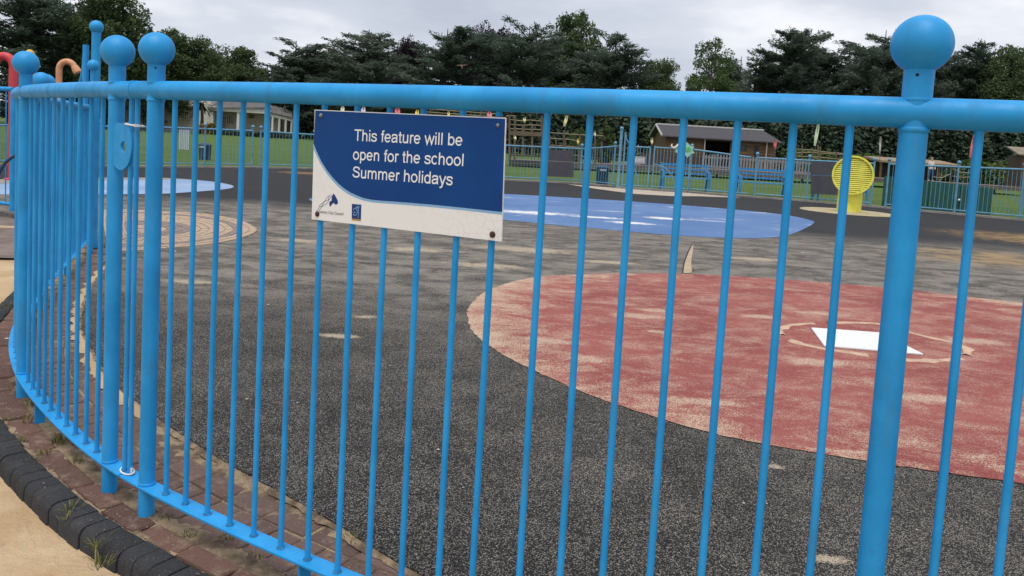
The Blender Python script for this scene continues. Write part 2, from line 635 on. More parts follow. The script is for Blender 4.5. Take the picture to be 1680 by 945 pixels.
def leaf_mat(name, a, bb, trans=0.15):
    b = NB(name, 0.7, 0.15)
    at_ = b.n('ShaderNodeAttribute', attribute_name='tone')
    n = b.noise(0.35, 3)
    f = b.math('ADD', b.math('MULTIPLY', at_.outputs['Fac'], 0.7), b.math('MULTIPLY', n, 0.3))
    c = b.mix(b.ramp(f, 0.1, 0.9), a, bb)
    b.l(c, b.b.inputs['Base Color'])
    tr = b.n('ShaderNodeBsdfTranslucent')
    b.l(c, tr.inputs[0])
    ms = b.n('ShaderNodeMixShader')
    ms.inputs[0].default_value = trans
    b.l(b.b.outputs[0], ms.inputs[1])
    b.l(tr.outputs[0], ms.inputs[2])
    b.l(ms.outputs[0], b.t.nodes['Material Output'].inputs[0])
    return b.m


L_CEDAR = leaf_mat('cedar_needles', (0.074, 0.106, 0.082), (0.142, 0.182, 0.136), 0.34)
L_OAK = leaf_mat('broad_leaves', (0.058, 0.090, 0.042), (0.125, 0.170, 0.075), 0.3)
L_LIGHT = leaf_mat('light_green_leaves', (0.055, 0.095, 0.035), (0.13, 0.18, 0.065), 0.25)
L_PURPLE = leaf_mat('copper_leaves', (0.026, 0.020, 0.030), (0.055, 0.040, 0.055), 0.08)
L_SHRUB = leaf_mat('dark_shrub_leaves', (0.028, 0.044, 0.034), (0.065, 0.094, 0.058), 0.05)
L_WEED = leaf_mat('weed_blades', (0.06, 0.075, 0.02), (0.26, 0.23, 0.09), 0.2)
L_HEDGE = leaf_mat('hedge_leaves', (0.045, 0.085, 0.025), (0.11, 0.16, 0.05), 0.2)
BARK = wood_mat('tree_bark', (0.045, 0.038, 0.032), (0.09, 0.075, 0.062), 1.5)

# ------------------------------------------------------------------ line of the near fence
PIT = 0.11
C2 = (4.68946, 11.15613, 10.39996, -2.16959)
C1 = (4.5642, 9.32635, 8.88642, -2.303)
ZB = EYE - 1.21248          # top of the bottom rail
ZR = 1.419                  # centre line of the top rail


def seg2(k):
    a = C2[3] + k * PIT / C2[2]
    return Vector((C2[0] + C2[2] * math.cos(a), C2[1] + C2[2] * math.sin(a), 0))


def seg1(j):
    a = C1[3] - j * PIT / C1[2]
    return Vector((C1[0] + C1[2] * math.cos(a), C1[1] + C1[2] * math.sin(a), 0))


raw = [seg2(k) for k in range(34, -1, -1)] + [seg1(j) for j in range(0, 13)]
raw += [Vector((x, y, 0)) for x, y in ((-2.35, 3.76), (-2.49, 3.95), (-2.63, 4.17), (-2.77, 4.41), (-3.01, 4.90),
                                       (-3.26, 5.46), (-3.51, 6.05), (-3.81, 6.80), (-4.11, 7.53), (-4.39, 8.22),
                                       (-4.67, 8.9), (-4.95, 9.6))]


def resample(pts, step):
    out_ = [pts[0].copy()]
    d = 0.0
    for a, b in zip(pts, pts[1:]):
        L = (b - a).length
        pos = step - d
        while pos <= L:
            out_.append(a + (b - a) * (pos / L))
            pos += step
        d = (d + L) % step if pos - step <= 0 else L - (pos - step)
    return out_


PATH = resample(raw, 0.02)
for _ in range(150):
    PATH = [PATH[0]] + [PATH[i] * 0.5 + (PATH[i - 1] + PATH[i + 1]) * 0.25 for i in range(1, len(PATH) - 1)] + [PATH[-1]]
PATH = resample(PATH, 0.02)
NP = len(PATH)


def path(s):
    """point and outward normal (towards the camera side) at arc length s from the right end"""
    i = min(max(s / 0.02, 0), NP - 2.001)
    k = int(i)
    p = PATH[k].lerp(PATH[k + 1], i - k)
    a, b = PATH[max(k - 6, 0)], PATH[min(k + 7, NP - 1)]
    t = (b - a).normalized()
    return p, Vector((t.y * -1, t.x, 0)) * -1.0 if False else Vector((-t.y, t.x, 0))


def near_s(q):
    return 0.02 * min(range(NP), key=lambda i: (PATH[i] - q).length)


def off(s, d):
    p, n = path(s)
    # n must point away from the yard (towards smaller distance from the camera side)
    c = Vector((C1[0], C1[1], 0))
    if (p + n - c).length < (p - c).length:
        n = -n
    return p + n * d


def ko(s):
    """the kerb draws away from the railing further round the ring"""
    return min(0.07, 0.034 * max(0.0, s - S_P1 - 0.1))


S_P2 = near_s(seg2(0))
S_P1 = near_s(seg1(0))
S_P3 = near_s(seg1(11.6))
S_END = near_s(Vector((-4.36, 8.12, 0)))
S_JA = near_s(Vector((-3.20, 5.34, 0)))
S_JB = near_s(Vector((-3.30, 5.58, 0)))
S_BIG = near_s(seg2(20))

# ------------------------------------------------------------------ ground
g = MB()
g.poly([(-900, -300, -0.30), (900, -300, -0.30), (900, 1500, -0.30), (-900, 1500, -0.30)])
struct('ground', g, GRASS)
g = MB()
nx = 110
for i in range(nx + 1):
    for j in range(nx + 1):
        X, Y = -14 + 18 * i / nx, -3 + 10.6 * j / nx
        z = -0.072 + 0.010 * math.sin(X * 5.3 + 1.2 * math.sin(Y * 3)) * math.sin(Y * 4.1 + X)
        g.v.append((X, Y, z))
for i in range(nx):
    for j in range(nx):
        a = i * (nx + 1) + j
        g.f.append((a, a + nx + 1, a + nx + 2, a + 1))
struct('sand', g, SAND, smooth=True)

# edge of the black surface next to the bricks
WET_PX = [(690, 945), (600, 890), (505, 830), (400, 775), (340, 740), (265, 690), (200, 640), (165, 600), (145, 560),
          (134, 540), (134, 512), (145, 480), (165, 450), (178, 438)]
wet = [Vector((4.6, 0.95, 0)), Vector((3.2, 1.02, 0)), Vector((2.2, 1.22, 0)), Vector((1.3, 1.55, 0)), Vector((0.5, 1.87, 0))]
wet += [gp(*q) for q in WET_PX]
wet_near = list(wet)
swirl_bottom = [gp(*q) for q in ((178, 414), (225, 412), (265, 409), (300, 406), (350, 401), (400, 391), (423, 380))]
swirl_top = [gp(*q) for q in ((420, 375), (405, 366), (390, 361), (360, 355), (330, 351), (265, 347), (225, 345), (165, 344))]


def smooth_line(pts, n=4, it=2):
    for _ in range(it):
        q = [pts[0]]
        for a, b in zip(pts, pts[1:]):
            q += [a.lerp(b, 0.25), a.lerp(b, 0.75)]
        q.append(pts[-1])
        pts = q
    return pts


def jag(pts, step, amp, rnd):
    pts = resample(pts, step)
    return [p + Vector((rnd.uniform(-amp, amp), rnd.uniform(-amp, amp), 0)) for p in pts]


rnd = random.Random(4)
FB = [(-60, 271), (0, 272), (165, 274), (265, 275), (335, 275.5), (414, 276), (425, 276), (514, 278), (640, 285), (735, 290),
      (835, 296.7), (951, 302), (1005, 307), (1012, 309), (1068, 312.5), (1130, 316), (1229, 324), (1322, 331), (1430, 340),
      (1452, 342), (1565, 352), (1672, 362), (1790, 375)]
far_line = [gp(x, y) for x, y in FB]
outline = jag(smooth_line(wet), 0.03, 0.006, rnd)
outline += [Vector((-5.2, 9.6, 0)), Vector((-13.5, 14, 0)), Vector((-19, 18.5, 0)), Vector((-19, 25.6, 0))]
outline += far_line[1:] + [Vector((19.5, 14, 0)), Vector((15, 3, 0)), Vector((8, 0.95, 0))]
g = MB()
g.poly(outline, 0.10)
# near part gets a little unevenness from its material; far part is flat
struct('play_surface', g, wetpour_black())

red_px = [(766, 512), (775, 494), (800, 475), (850, 459), (900, 452), (1000, 448), (1150, 449), (1300, 459), (1450, 471),
          (1600, 488), (1680, 497)]
red_px2 = [(1680, 793), (1600, 783), (1500, 768), (1390, 751), (1300, 737), (1200, 718), (1100, 692), (1000, 660),
           (940, 637), (860, 601), (800, 567), (775, 545), (767, 525)]
top = [gp(x, y, 0.004) for x, y in red_px]
bot = [gp(x, y, 0.004) for x, y in red_px2]
rc = Vector((2.85, 5.95, 0.004))
a0 = math.atan2(top[-1].y - rc.y, top[-1].x - rc.x)
a1 = math.atan2(bot[0].y - rc.y, bot[0].x - rc.x)
arc = []
for i in range(1, 14):
    a = a0 + (a1 - a0) * i / 14
    r = (top[-1] - rc).length * (1 - i / 14) + (bot[0] - rc).length * i / 14
    arc.append(rc + Vector((math.cos(a), math.sin(a), 0)) * (r + 0.12 * math.sin(PI * i / 14)))
ring = smooth_line(top + arc + bot + [top[0]])
g = MB()
g.poly(jag(ring, 0.04, 0.008, rnd)[:-1])
struct('red_circle', g, wetpour_red(2.85, 5.95, 2.95))

BLUE_TOP = [(507, 326), (540, 318), (600, 313), (700, 313), (830, 318), (900, 322), (1000, 328), (1100, 335), (1200, 343), (1290, 352), (1336, 362)]
BLUE_BOT = [(1336, 367), (1300, 385), (1262, 391), (1200, 391), (1100, 386), (1000, 377), (900, 368), (830, 361), (700, 349), (600, 340), (530, 333), (507, 329)]
g = MB()
bl = [gp(x, y, 0.004) for x, y in BLUE_TOP + BLUE_BOT]
g.poly(smooth_line(bl + [bl[0]])[:-1])
struct('blue_patch', g, wetpour_blue('blue_rubber_crumb', (0.085, 0.165, 0.345), (0.12, 0.21, 0.395), 0.8, [S(1090, 358.5, .45, .30), S(870, 349, .9, .35), S(1035, 366, .5, .25), S(980, 357, .6, .2)]))
POOL = [(-80, 302), (0, 301), (165, 296), (265, 293), (300, 294), (345, 297), (375, 302), (386, 306), (375, 310), (340, 313),
        (300, 316), (265, 318), (165, 319), (0, 319), (-80, 319)]
g = MB()
bl = [gp(x, y, 0.004) for x, y in POOL]
g.poly(smooth_line(bl + [bl[0]])[:-1])
struct('pale_blue_patch', g, wetpour_blue('pale_blue_rubber_crumb', (0.21, 0.31, 0.48), (0.28, 0.385, 0.55), 0.6))
g = MB()
bl = [gp(x, y, 0.006) for x, y in ((-80, 296), (0, 294), (165, 291), (265, 291.5), (330, 295), (300, 294), (165, 296), (0, 301), (-80, 302))]
g.poly(bl)
struct('concrete_rim', g, CONC)

# sand-filled tear in the black surface
g = MB()
tl = [gp(x, y, 0.005) for x, y in ((1121, 448), (1123, 432), (1128, 418), (1133, 407), (1137.5, 399), (1137, 412), (1134, 426), (1134, 438), (1136, 448))]
g.poly(smooth_line(tl + [tl[0]])[:-1])
struct('sand_filled_tear', g, simple('packed_sand', (0.40, 0.31, 0.21), 0.95, 0.2, 8, 0.3))
g = MB()
tl = [gp(x, y, 0.0045) for x, y in ((1119, 448), (1121, 432), (1126, 418), (1132, 405), (1138, 398), (1128, 418), (1123, 432), (1121, 448))]
g.poly(tl)
struct('crack', g, BLACK)

# lawn beyond the far fence
lw = [Vector((p.x, p.y + 0.35, -0.02)) for p in far_line]
lw[0].x = -60
lw[-1].x = 60
g = MB()
n = len(lw)
for ya in (None, 60.0, 330.0):
    for p in lw:
        g.v.append((p.x if ya is None else p.x * (2.2 if ya == 60 else 12), p.y if ya is None else ya, -0.02))
for r in range(2):
    for i in range(n - 1):
        a = r * n + i
        g.f.append((a, a + 1, a + 1 + n, a + n))
struct('lawn', g, GRASS)
# far concrete kerb under the fence
g = MB()
for a, b in zip(far_line, far_line[1:]):
    g.hexa([a + Vector((0, -.05, -.1)), b + Vector((0, -.05, -.1)), b + Vector((0, .36, -.1)), a + Vector((0, .36, -.1)),
            a + Vector((0, -.05, .05)), b + Vector((0, -.05, .05)), b + Vector((0, .36, .05)), a + Vector((0, .36, .05))])
struct('fence_kerb', g, CONC)
g = MB()
ap = [gp(x, y, 0.005) for x, y in ((930, 302), (1000, 307.5), (1080, 313.5), (1130, 316.5), (1200, 322.5), (1215, 324.5), (1150, 322), (1100, 321.5), (1040, 318), (980, 310))]
g.poly(ap)
struct('sandy_apron', g, simple('beige_concrete', (0.42, 0.35, 0.28), 0.9, 0.2, 1.5, 0.2))
# ground on the left, outside the ring
g = MB()
g.poly([(-60, 6.0, -0.05), (-5.6, 7.25, -0.05), (-4.55, 7.45, -0.05), (-4.9, 9.0, -0.05), (-5.15, 9.55, -0.05), (-13.6, 14.1, -0.05), (-19.1, 18.6, -0.03), (-60, 22, -0.03)])
struct('path', g, simple('brown_path_paving', (0.17, 0.13, 0.11), 0.9, 0.35, 1.2, 0.3))
g = MB()
for (xa, ya, yb) in ((-6.2, 7.15, 7.40), (-6.6, 7.75, 8.0), (-6.6, 9.2, 9.4)):
    g.box((xa, (ya + yb) / 2, -0.045), (2.6, yb - ya, 0.02), 0.12)
struct('path_edging', g, simple('tan_edging', (0.40, 0.29, 0.2), 0.9, 0.25, 4, 0.3))

# ------------------------------------------------------------------ brick ring and black kerb
g = MB()
ss = np.arange(0.6, 0.02 * (NP - 2), 0.06)
for s in ss:
    a, b = off(s, -0.46), off(s, 0.16 + ko(s))
    g.v.append((a.x, a.y, -0.0135))
    g.v.append((b.x, b.y, -0.0165))
for i in range(len(ss) - 1):
    g.f.append((2 * i, 2 * i + 1, 2 * i + 3, 2 * i + 2))
paving = struct('brick_paving', g, DIRT)

rnd = random.Random(11)


def lay(row_in, row_out, pitch, gap, mat_, name, s0, s1, ztop, th, jit, skip=0.0):
    s = s0
    while s < s1:
        L = pitch - gap
        zt = ztop + rnd.uniform(-jit, jit)
        tl_ = rnd.uniform(-jit, jit) * 0.6
        dx = rnd.uniform(-0.003, 0.003)
        if rnd.random() >= skip:
            ia, ib = off(s, row_in + dx), off(s + L, row_in + dx)
            kx = ko(s) if row_out > 0.05 else 0.0
            oa, ob = off(s, row_out + dx + kx), off(s + L, row_out + dx + kx)
            c = (ia + ib + oa + ob) / 4
            be = 0.006
            lo = [p + Vector((0, 0, zt - th)) for p in (oa, ob, ib, ia)]
            md = [p + Vector((0, 0, zt - be)) for p in (oa, ob, ib, ia)]
            hi = [c + (p - c) * (1 - be / max((p - c).length, .02)) + Vector((0, 0, zt + (tl_ if q < 2 else -tl_))) for q, p in enumerate((oa, ob, ib, ia))]
            m = MB()
            m.add(lo + md + hi, [(0, 1, 5, 4), (1, 2, 6, 5), (2, 3, 7, 6), (3, 0, 4, 7), (4, 5, 9, 8), (5, 6, 10, 9), (6, 7, 11, 10), (7, 4, 8, 11), (8, 9, 10, 11)])
            part(name, m, mat_, paving if name == 'brick' else kerb)
        s += pitch


lay(0.008, 0.088, 0.215, 0.010, BRICK, 'brick', 1.3, S_P3 + 2.0, -0.004, 0.05, 0.004, 0.04)
lay(-0.235, -0.045, 0.107, 0.007, BRICK_IN, 'brick', 1.3, S_END + 0.4, -0.008, 0.05, 0.003)
lay(-0.345, -0.243, 0.215, 0.008, BRICK_IN, 'brick', 1.3, S_P3 + 1.5, -0.009, 0.05, 0.003, 0.05)

g = MB()
for s in ss:
    for d_, z in ((0.10, -0.012), (0.155, -0.012), (0.178, -0.05), (0.178, -0.17)):
        p = off(s, d_ + ko(s))
        g.v.append((p.x, p.y, z))
for i in range(len(ss) - 1):
    for q in range(3):
        a = 4 * i + q
        g.f.append((a, a + 1, a + 5, a + 4))
kerb = struct('kerb', g, simple('dark_mortar', (0.05, 0.046, 0.042), 0.95, 0.3, 20, 0.3))
prof = [(0.094, -0.17), (0.094, -0.004), (0.100, 0.001), (0.158, 0.001), (0.172, -0.0015), (0.183, -0.008), (0.190, -0.019), (0.1935, -0.033), (0.1955, -0.17)]
s = 1.3
while s < S_END:
    L = 0.0735 - rnd.uniform(0.002, 0.0045)
    dz, dd = rnd.uniform(-0.003, 0.003), rnd.uniform(-0.003, 0.004)
    m = MB()
    n = len(prof)
    for sv, ins in ((s, 1), (s + 0.0028, 0), (s + L - 0.0028, 0), (s + L, 1)):
        for q, (d_, z) in enumerate(prof):
            k = 0.0018 * ins
            dq = d_ + dd - (k if q > 4 else 0)
            zq = z + dz - (k if 1 < q < 7 else 0)
            p = off(sv, dq + ko(sv))
            m.v.append((p.x, p.y, zq))
    for r in range(3):
        for q in range(n - 1):
            a = r * n + q
            m.f.append((a, a + 1, a + n + 1, a + n))
    m.f.append(tuple(range(n)))
    m.f.append(tuple(range(4 * n - 1, 3 * n - 1, -1)))
    part('brick', m, ENGB, kerb, smooth=True)
    s += 0.0735

# loose sand along the black surface and under the rail
rnd = random.Random(21)


def strip(pts, wa, wb, z, name, mat_):
    m = MB()
    pts = resample(smooth_line(pts), 0.025)
    for i, p in enumerate(pts):
        t = (pts[min(i + 1, len(pts) - 1)] - pts[max(i - 1, 0)]).normalized()
        nn = Vector((t.y, -t.x, 0))
        if nn.dot(p - Vector((C1[0], C1[1], 0))) < 0:
            nn = -nn
        a = p - nn * (wa * (0.6 + 0.8 * rnd.random()))
        b = p + nn * (wb * (0.5 + 0.5 * abs(math.sin(i * 0.31)) + 0.5 * rnd.random()))
        m.v += [(a.x, a.y, z - 0.004), ((a.x + b.x) / 2, (a.y + b.y) / 2, z + 0.006), (b.x, b.y, z - 0.004)]
    for i in range(len(pts) - 1):
        for q in range(2):
            a = 3 * i + q
            m.f.append((a, a + 1, a + 4, a + 3))
    return struct(name, m, mat_, smooth=True)


strip(wet_near[2:], 0.004, 0.028, -0.002, 'sand_strip', DIRT)
strip([gp(*q) for q in ((265, 690), (200, 640), (165, 600), (145, 560), (134, 540), (134, 512), (145, 480), (165, 450), (178, 438))], 0.004, 0.06, -0.001, 'sand_strip', SAND)
from mathutils import noise as mnoise


def drift(d0, d1, nd, s0, s1, zlo, zamp, label):
    m_ = MB()
    sv = np.arange(s0, s1, 0.016)
    for s in sv:
        for k in range(nd + 1):
            d_ = d0 + (d1 - d0) * k / nd
            p = off(s, d_ + (ko(s) if d0 > 0.04 else 0.0))
            e = math.sin(PI * k / nd) ** 0.6
            q = Vector((p.x, p.y, 0))
            v = 0.6 * mnoise.noise(q * 9) + 0.5 * mnoise.noise(q * 26) + 0.3 * mnoise.noise(q * 70)
            m_.v.append((p.x, p.y, zlo + zamp * (v * 0.9 + 0.45) * e - 0.012 * (1 - e)))
    for i in range(len(sv) - 1):
        for k in range(nd):
            a = i * (nd + 1) + k
            m_.f.append((a, a + 1, a + nd + 2, a + nd + 1))
    tag(part('loose_sand', m_, DIRT, None, True), label, None, None, 'stuff')


drift(-0.10, 0.055, 12, 1.3, S_P3 + 1.2, -0.014, 0.017, 'sandy dirt drifted over the brick joints under the blue railing')
drift(0.05, 0.115, 7, 1.3, S_P3 + 1.2, -0.013, 0.014, 'sandy dirt along the joint between brown bricks and black kerb')
drift(-0.48, -0.27, 14, 1.3, S_P3 + 1.5, -0.017, 0.020, 'sandy dirt spilling over the inner bricks beside the black surface')

# weeds
m = MB()


def tuft(c, h, nb, spread):
    for _ in range(nb):
        a = rnd.uniform(0, 2 * PI)
        d = Vector((math.cos(a), math.sin(a), 0))
        b = c + d * rnd.uniform(0, 0.02) + Vector((rnd.uniform(-1, 1) * spread, rnd.uniform(-1, 1) * spread, 0))
        hh = h * rnd.uniform(0.4, 1)
        tip = b + d * hh * rnd.uniform(0.3, 1.1) + Vector((0, 0, hh * rnd.uniform(.5, 1)))
        sd = Vector((-d.y, d.x, 0)) * rnd.uniform(0.0012, 0.0025)
        mid = b.lerp(tip, 0.55) + Vector((0, 0, hh * 0.18))
        n0 = len(m.v)
        m.v += [tuple(b - sd), tuple(b + sd), tuple(mid + sd * .8), tuple(mid - sd * .8), tuple(tip)]
        m.f += [(n0, n0 + 1, n0 + 2, n0 + 3), (n0 + 3, n0 + 2, n0 + 4)]


for (x, y, h, nb, sp_) in ((52, 665, .05, 45, .03), (45, 690, .04, 30, .03), (100, 725, .055, 60, .03), (130, 760, .035, 25, .02), (52, 755, .03, 22, .02),
                           (70, 745, .03, 22, .02), (35, 725, .03, 20, .015), (118, 840, .05, 26, .015), (160, 900, .05, 20, .015), (165, 930, .055, 24, .02), (40, 645, .04, 26, .02),
                           (310, 880, .022, 26, .02), (420, 915, .02, 20, .02), (375, 885, .02, 24, .02), (580, 885, .03, 26, .015), (30, 630, .03, 24, .03),
                           (4, 690, .03, 20, .02), (10, 505, .05, 24, .05), (110, 852, .03, 14, .01), (270, 848, .02, 16, .02), (245, 842, .02, 16, .02)):
    tuft(gp(x, y, -0.006), h, nb, sp_)
wd = part('weed_tufts', m, L_WEED, None, fix=False)
tag(wd, 'dry green weeds growing between the bricks beside the kerb', None, None, 'stuff')
at_ = wd.data.attributes.new('tone', 'FLOAT', 'FACE')
at_.data.foreach_set('value', [rnd.random() for _ in wd.data.polygons])

m = MB()
for _ in range(170):
    c = off(rnd.uniform(1.4, S_P3 + 1), rnd.choice((rnd.uniform(-.44, -.05), rnd.uniform(.0, .11), rnd.uniform(-.06, .0), rnd.uniform(.1, .18)))) + Vector((0, 0, 0.004))
    a = rnd.uniform(0, PI)
    u, v = Vector((math.cos(a), math.sin(a), rnd.uniform(-.2, .2))), Vector((-math.sin(a), math.cos(a), rnd.uniform(-.3, .3)))
    L_, W_ = rnd.uniform(.003, .011), rnd.uniform(.0015, .004)
    m.add([c - u * L_, c - v * W_, c + u * L_, c + v * W_], [(0, 1, 2, 3)])
tag(part('leaf_litter', m, simple('dead_leaf', (0.20, 0.14, 0.085), 0.9, 0.5, 80), None, fix=False), 'tiny dry leaf scraps and twigs lying on the bricks', None, None, 'stuff')
# pebbles and litter specks
m = MB()
for (x, y, r) in ((285, 413, .03), (12, 556, .012), (405, 655, .008), (1220, 826, .006), (1258, 827, .004), (1010, 640, .005), (719, 738, .007), (488, 661, .005),
                  (1505, 870, .004), (1045, 480, .008), (1316, 415, .02), (1110, 560, .006), (930, 700, .005), (760, 800, .004), (1330, 880, .004), (640, 600, .006), (1305, 655, .005), (440, 500, .01)):
    q = gp(x, y, 0.002)
    m.ball((q.x, q.y, 0.004), r, 7, 4, 0.35)
for _ in range(160):
    q = Vector((rnd.uniform(-1.5, 3), rnd.uniform(2.3, 7), 0))
    if q.y < 2.6 - q.x * 0.8 + 0.3:
        continue
    m.ball((q.x, q.y, 0.005), rnd.uniform(.0015, .0035), 5, 3, 0.6)
tag(part('pebbles', m, simple('pale_stone', (0.42, 0.38, 0.33), 0.9, 0.3, 30), None), 'tiny pale pebbles scattered on the rubber surface', None, None, 'stuff')

# tan swirl paving
g = MB()
loop = smooth_line(swirl_bottom + swirl_top)
loop = [Vector((p.x, p.y, 0.003)) for p in loop]
g.poly(loop)
sw = struct('swirl_paving', g, simple('tan_joint_sand', (0.36, 0.27, 0.19), 0.95, 0.2, 5))
core = gp(232, 378)
tanm, greym = MB(), MB()
lp = resample(smooth_line(swirl_bottom + swirl_top + [swirl_bottom[0]]), 0.05)
for ri in range(13):
    f0, f1 = 1 - ri * 0.072, 1 - ri * 0.072 - 0.062
    if f1 < 0.05:
        break
    tgt = greym if ri in (2, 8, 9, 10) else tanm
    stp = max(3, int(4 / max(f0, 0.3)))
    i0 = (ri % 2) * (stp // 2)
    for i in range(i0, len(lp) - stp, stp):
        a, b = lp[i], lp[i + stp]
        b = a.lerp(b, 0.95)
        z = rnd.uniform(0.009, 0.014)
        q = [core + (p - core) * f for p, f in ((a, f0), (b, f0), (b, f1), (a, f1))]
        tgt.hexa([(p.x, p.y, 0.0) for p in q] + [(p.x, p.y, z) for p in q])
for mb_, mt in ((tanm, TANB), (greym, GREYB)):
    tag(part('paving_blocks', mb_, mt, sw), None, None, None, 'stuff')

# ------------------------------------------------------------------ near railing
BAR = MB()
BAR.tube([(0, 0, ZB - 0.004), (0, 0, ZR - 0.02)], 0.0083, 12, False)
BAR_ME = BAR.mesh('bar', BLUE, True)
BALL_ME = MB().ball((0, 0, 0), 0.0555, 40, 24).mesh('finial', BLUE, True)
COLLAR_ME = MB().lathe((0, 0, 0), [(0.0260, -0.005), (0.0276, -0.003), (0.0282, 0.001), (0.0274, 0.004), (0.0262, 0.006)], 28).mesh('weld_collar', BLUE, True)
POST_ME = MB().lathe((0, 0, 0), [(0.0258, -0.02), (0.0258, ZR)], 32).mesh('post', BLUE, True)
SLEEVE_ME = MB().lathe((0, 0, 0), [(0.0272, ZR), (0.0272, ZR + 0.082), (0.0262, ZR + 0.088)], 32).mesh('sleeve', BLUE, True)
WELD_ME = MB().lathe((0, 0, 0), [(0.013, 0.0), (0.0115, 0.003), (0.0085, 0.0055)], 14).mesh('weld', WELD_M, True)


def hole_mesh(dx, dy, z, r=0.0030):
    m = MB()
    d = Vector((dx, dy, 0)).normalized()
    c = d * 0.0262 + Vector((0, 0, z))
    m.tube([c, c + d * 0.00165], r, 12)
    return m


def make_post(root, p, hole=True, welds=True, name='post'):
    o = link(name, POST_ME, root, (p.x, p.y, 0))
    link('sleeve', SLEEVE_ME, o, (p.x, p.y, 0))
    link('finial', BALL_ME, o, (p.x, p.y, ZR + 0.130))
    link('weld_collar', COLLAR_ME, o, (p.x, p.y, ZR - 0.033))
    link('weld_collar', COLLAR_ME, o, (p.x, p.y, ZB + 0.003))
    link('weld_collar', COLLAR_ME, o, (p.x, p.y, ZR + 0.024))
    if hole:
        d = Vector((-p.x, -p.y, 0)).normalized()
        hm = hole_mesh(d.x - 0.12, d.y, ZR + 0.070)
        me = hm.mesh('hole', BLACK, False)
        link('bolt_hole', me, o, (p.x, p.y, 0))
    return o


def rails(root, s0, s1, lift=0.0):
    q = []
    s = s0
    while s <= s1 + 1e-6:
        p, _ = path(s)
        q.append(Vector((p.x, p.y, ZR + lift)))
        s += 0.06
    p, _ = path(s1)
    q.append(Vector((p.x, p.y, ZR + lift)))
    m = MB()
    m.tube(q, 0.0298, 32)
    part('top_rail', m, BLUE, root, True)
    m = MB()
    n_ = 0
    for p in q:
        t = None
    sv = list(np.arange(s0, s1, 0.06)) + [s1]
    for s in sv:
        a, b = off(s, -0.030), off(s, 0.030)
        for (v, z) in ((a, ZB - 0.009), (a, ZB - 0.001), (b, ZB - 0.001), (b, ZB - 0.009)):
            m.v.append((v.x, v.y, z))
        # soften the arris
    for i in range(len(sv) - 1):
        for k in range(4):
            a = 4 * i + k
            b = 4 * i + (k + 1) % 4
            m.f.append((a, b, b + 4, a + 4))
    m.f.append((0, 1, 2, 3))
    e_ = 4 * (len(sv) - 1)
    m.f.append((e_ + 3, e_ + 2, e_ + 1, e_))
    o = part('bottom_rail', m, BLUE, root)
    bv = o.modifiers.new('bevel', 'BEVEL')
    bv.width = 0.0016
    bv.segments = 2
    bv.limit_method = 'ANGLE'
    return o


def bars(root, ss_, skip_at, tilt=0.0016):
    for s in ss_:
        if any(abs(s - t) < 0.055 for t in skip_at):
            continue
        p, _ = path(s)
        dx = rnd.uniform(-0.003, 0.003)
        p = path(s + dx)[0]
        b = link('bar', BAR_ME, root, (p.x, p.y, 0))
        b.rotation_euler = (rnd.uniform(-tilt, tilt), rnd.uniform(-tilt, tilt), rnd.uniform(0, 6))
        link('weld', WELD_ME, b, (p.x, p.y, ZB - 0.001)).rotation_euler = (rnd.uniform(-.1, .1), rnd.uniform(-.1, .1), 0)


def foot(root, s, mat_=BLUE):
    p, _ = path(s)
    m = MB()
    m.box((p.x, p.y, ZB / 2 - 0.015), (0.04, 0.008, ZB - 0.005), 0.9)
    part('foot', m, mat_, root)


rnd = random.Random(5)
JOINT = (S_P1 + S_P2) / 2
# panel carrying the sign
R_A = thing('metal_railing', 'nearest blue metal railing panel crossing the photo, with the notice fixed to its bars', 'railing', (*path(S_BIG)[0][:2], 0))
rails(R_A, 0.35, JOINT - 0.003)
make_post(R_A, path(S_P2)[0])
make_post(R_A, path(S_BIG)[0])
adj = {12: -0.35, 13: 0.45, 9: -.1, 8: -.1, 7: -0.1, 14: 0.15, 18: -.15, 21: -.15}
bars(R_A, [S_P2 - (k * PIT + adj.get(k, 0) * 0.018) for k in range(-1, 29)], (S_P2, S_BIG))
foot(R_A, S_P2 - 6.9 * PIT)
foot(R_A, S_P2 - 13.5 * PIT)
# middle panel, with the lock plate
R_B = thing('metal_railing', 'blue railing panel on the left with the round lock plate on its end post', 'railing', (*path(S_P1)[0][:2], 0))
rails(R_B, JOINT + 0.003, (S_JA + S_JB) / 2 - 0.003)
make_post(R_B, path(S_P1)[0], hole=False)
make_post(R_B, path(S_P3)[0], hole=False)
make_post(R_B, path(S_JA)[0], hole=False)
bars(R_B, [S_P1 + j * PIT for j in range(-1, int((S_JB - S_P1) / PIT))], (S_P1, S_P3, S_JA))
foot(R_B, S_P1 + 7.7 * PIT)
foot(R_B, S_P1 + 18 * PIT)
# rear panel up to the gate
R_C = thing('metal_railing', 'far end panel of the curved blue railing running back to the tall gate post', 'railing', (*path(S_JB)[0][:2], 0))
rails(R_C, (S_JA + S_JB) / 2 + 0.003, S_END)
make_post(R_C, path(S_JB)[0], hole=False)
bars(R_C, [S_JB + j * PIT for j in range(1, int((S_END - S_JB) / PIT))], ())
foot(R_C, S_JB + 10 * PIT)
# rail sleeve over the joint
p, _ = path(JOINT)
a, b = path(JOINT - 0.012)[0], path(JOINT + 0.012)[0]
m = MB()
m.tube([(a.x, a.y, ZR), (b.x, b.y, ZR)], 0.0312, 28)
part('joint_sleeve', m, BLUE, R_B, True)
def chk2(p, it=2):
    for _ in range(it):
        q = [p[0]]
        for (x0, y0), (x1, y1) in zip(p, p[1:]):
            q += [(x0 * .75 + x1 * .25, y0 * .75 + y1 * .25), (x0 * .25 + x1 * .75, y0 * .25 + y1 * .75)]
        q.append(p[-1])
        p = q
    return p


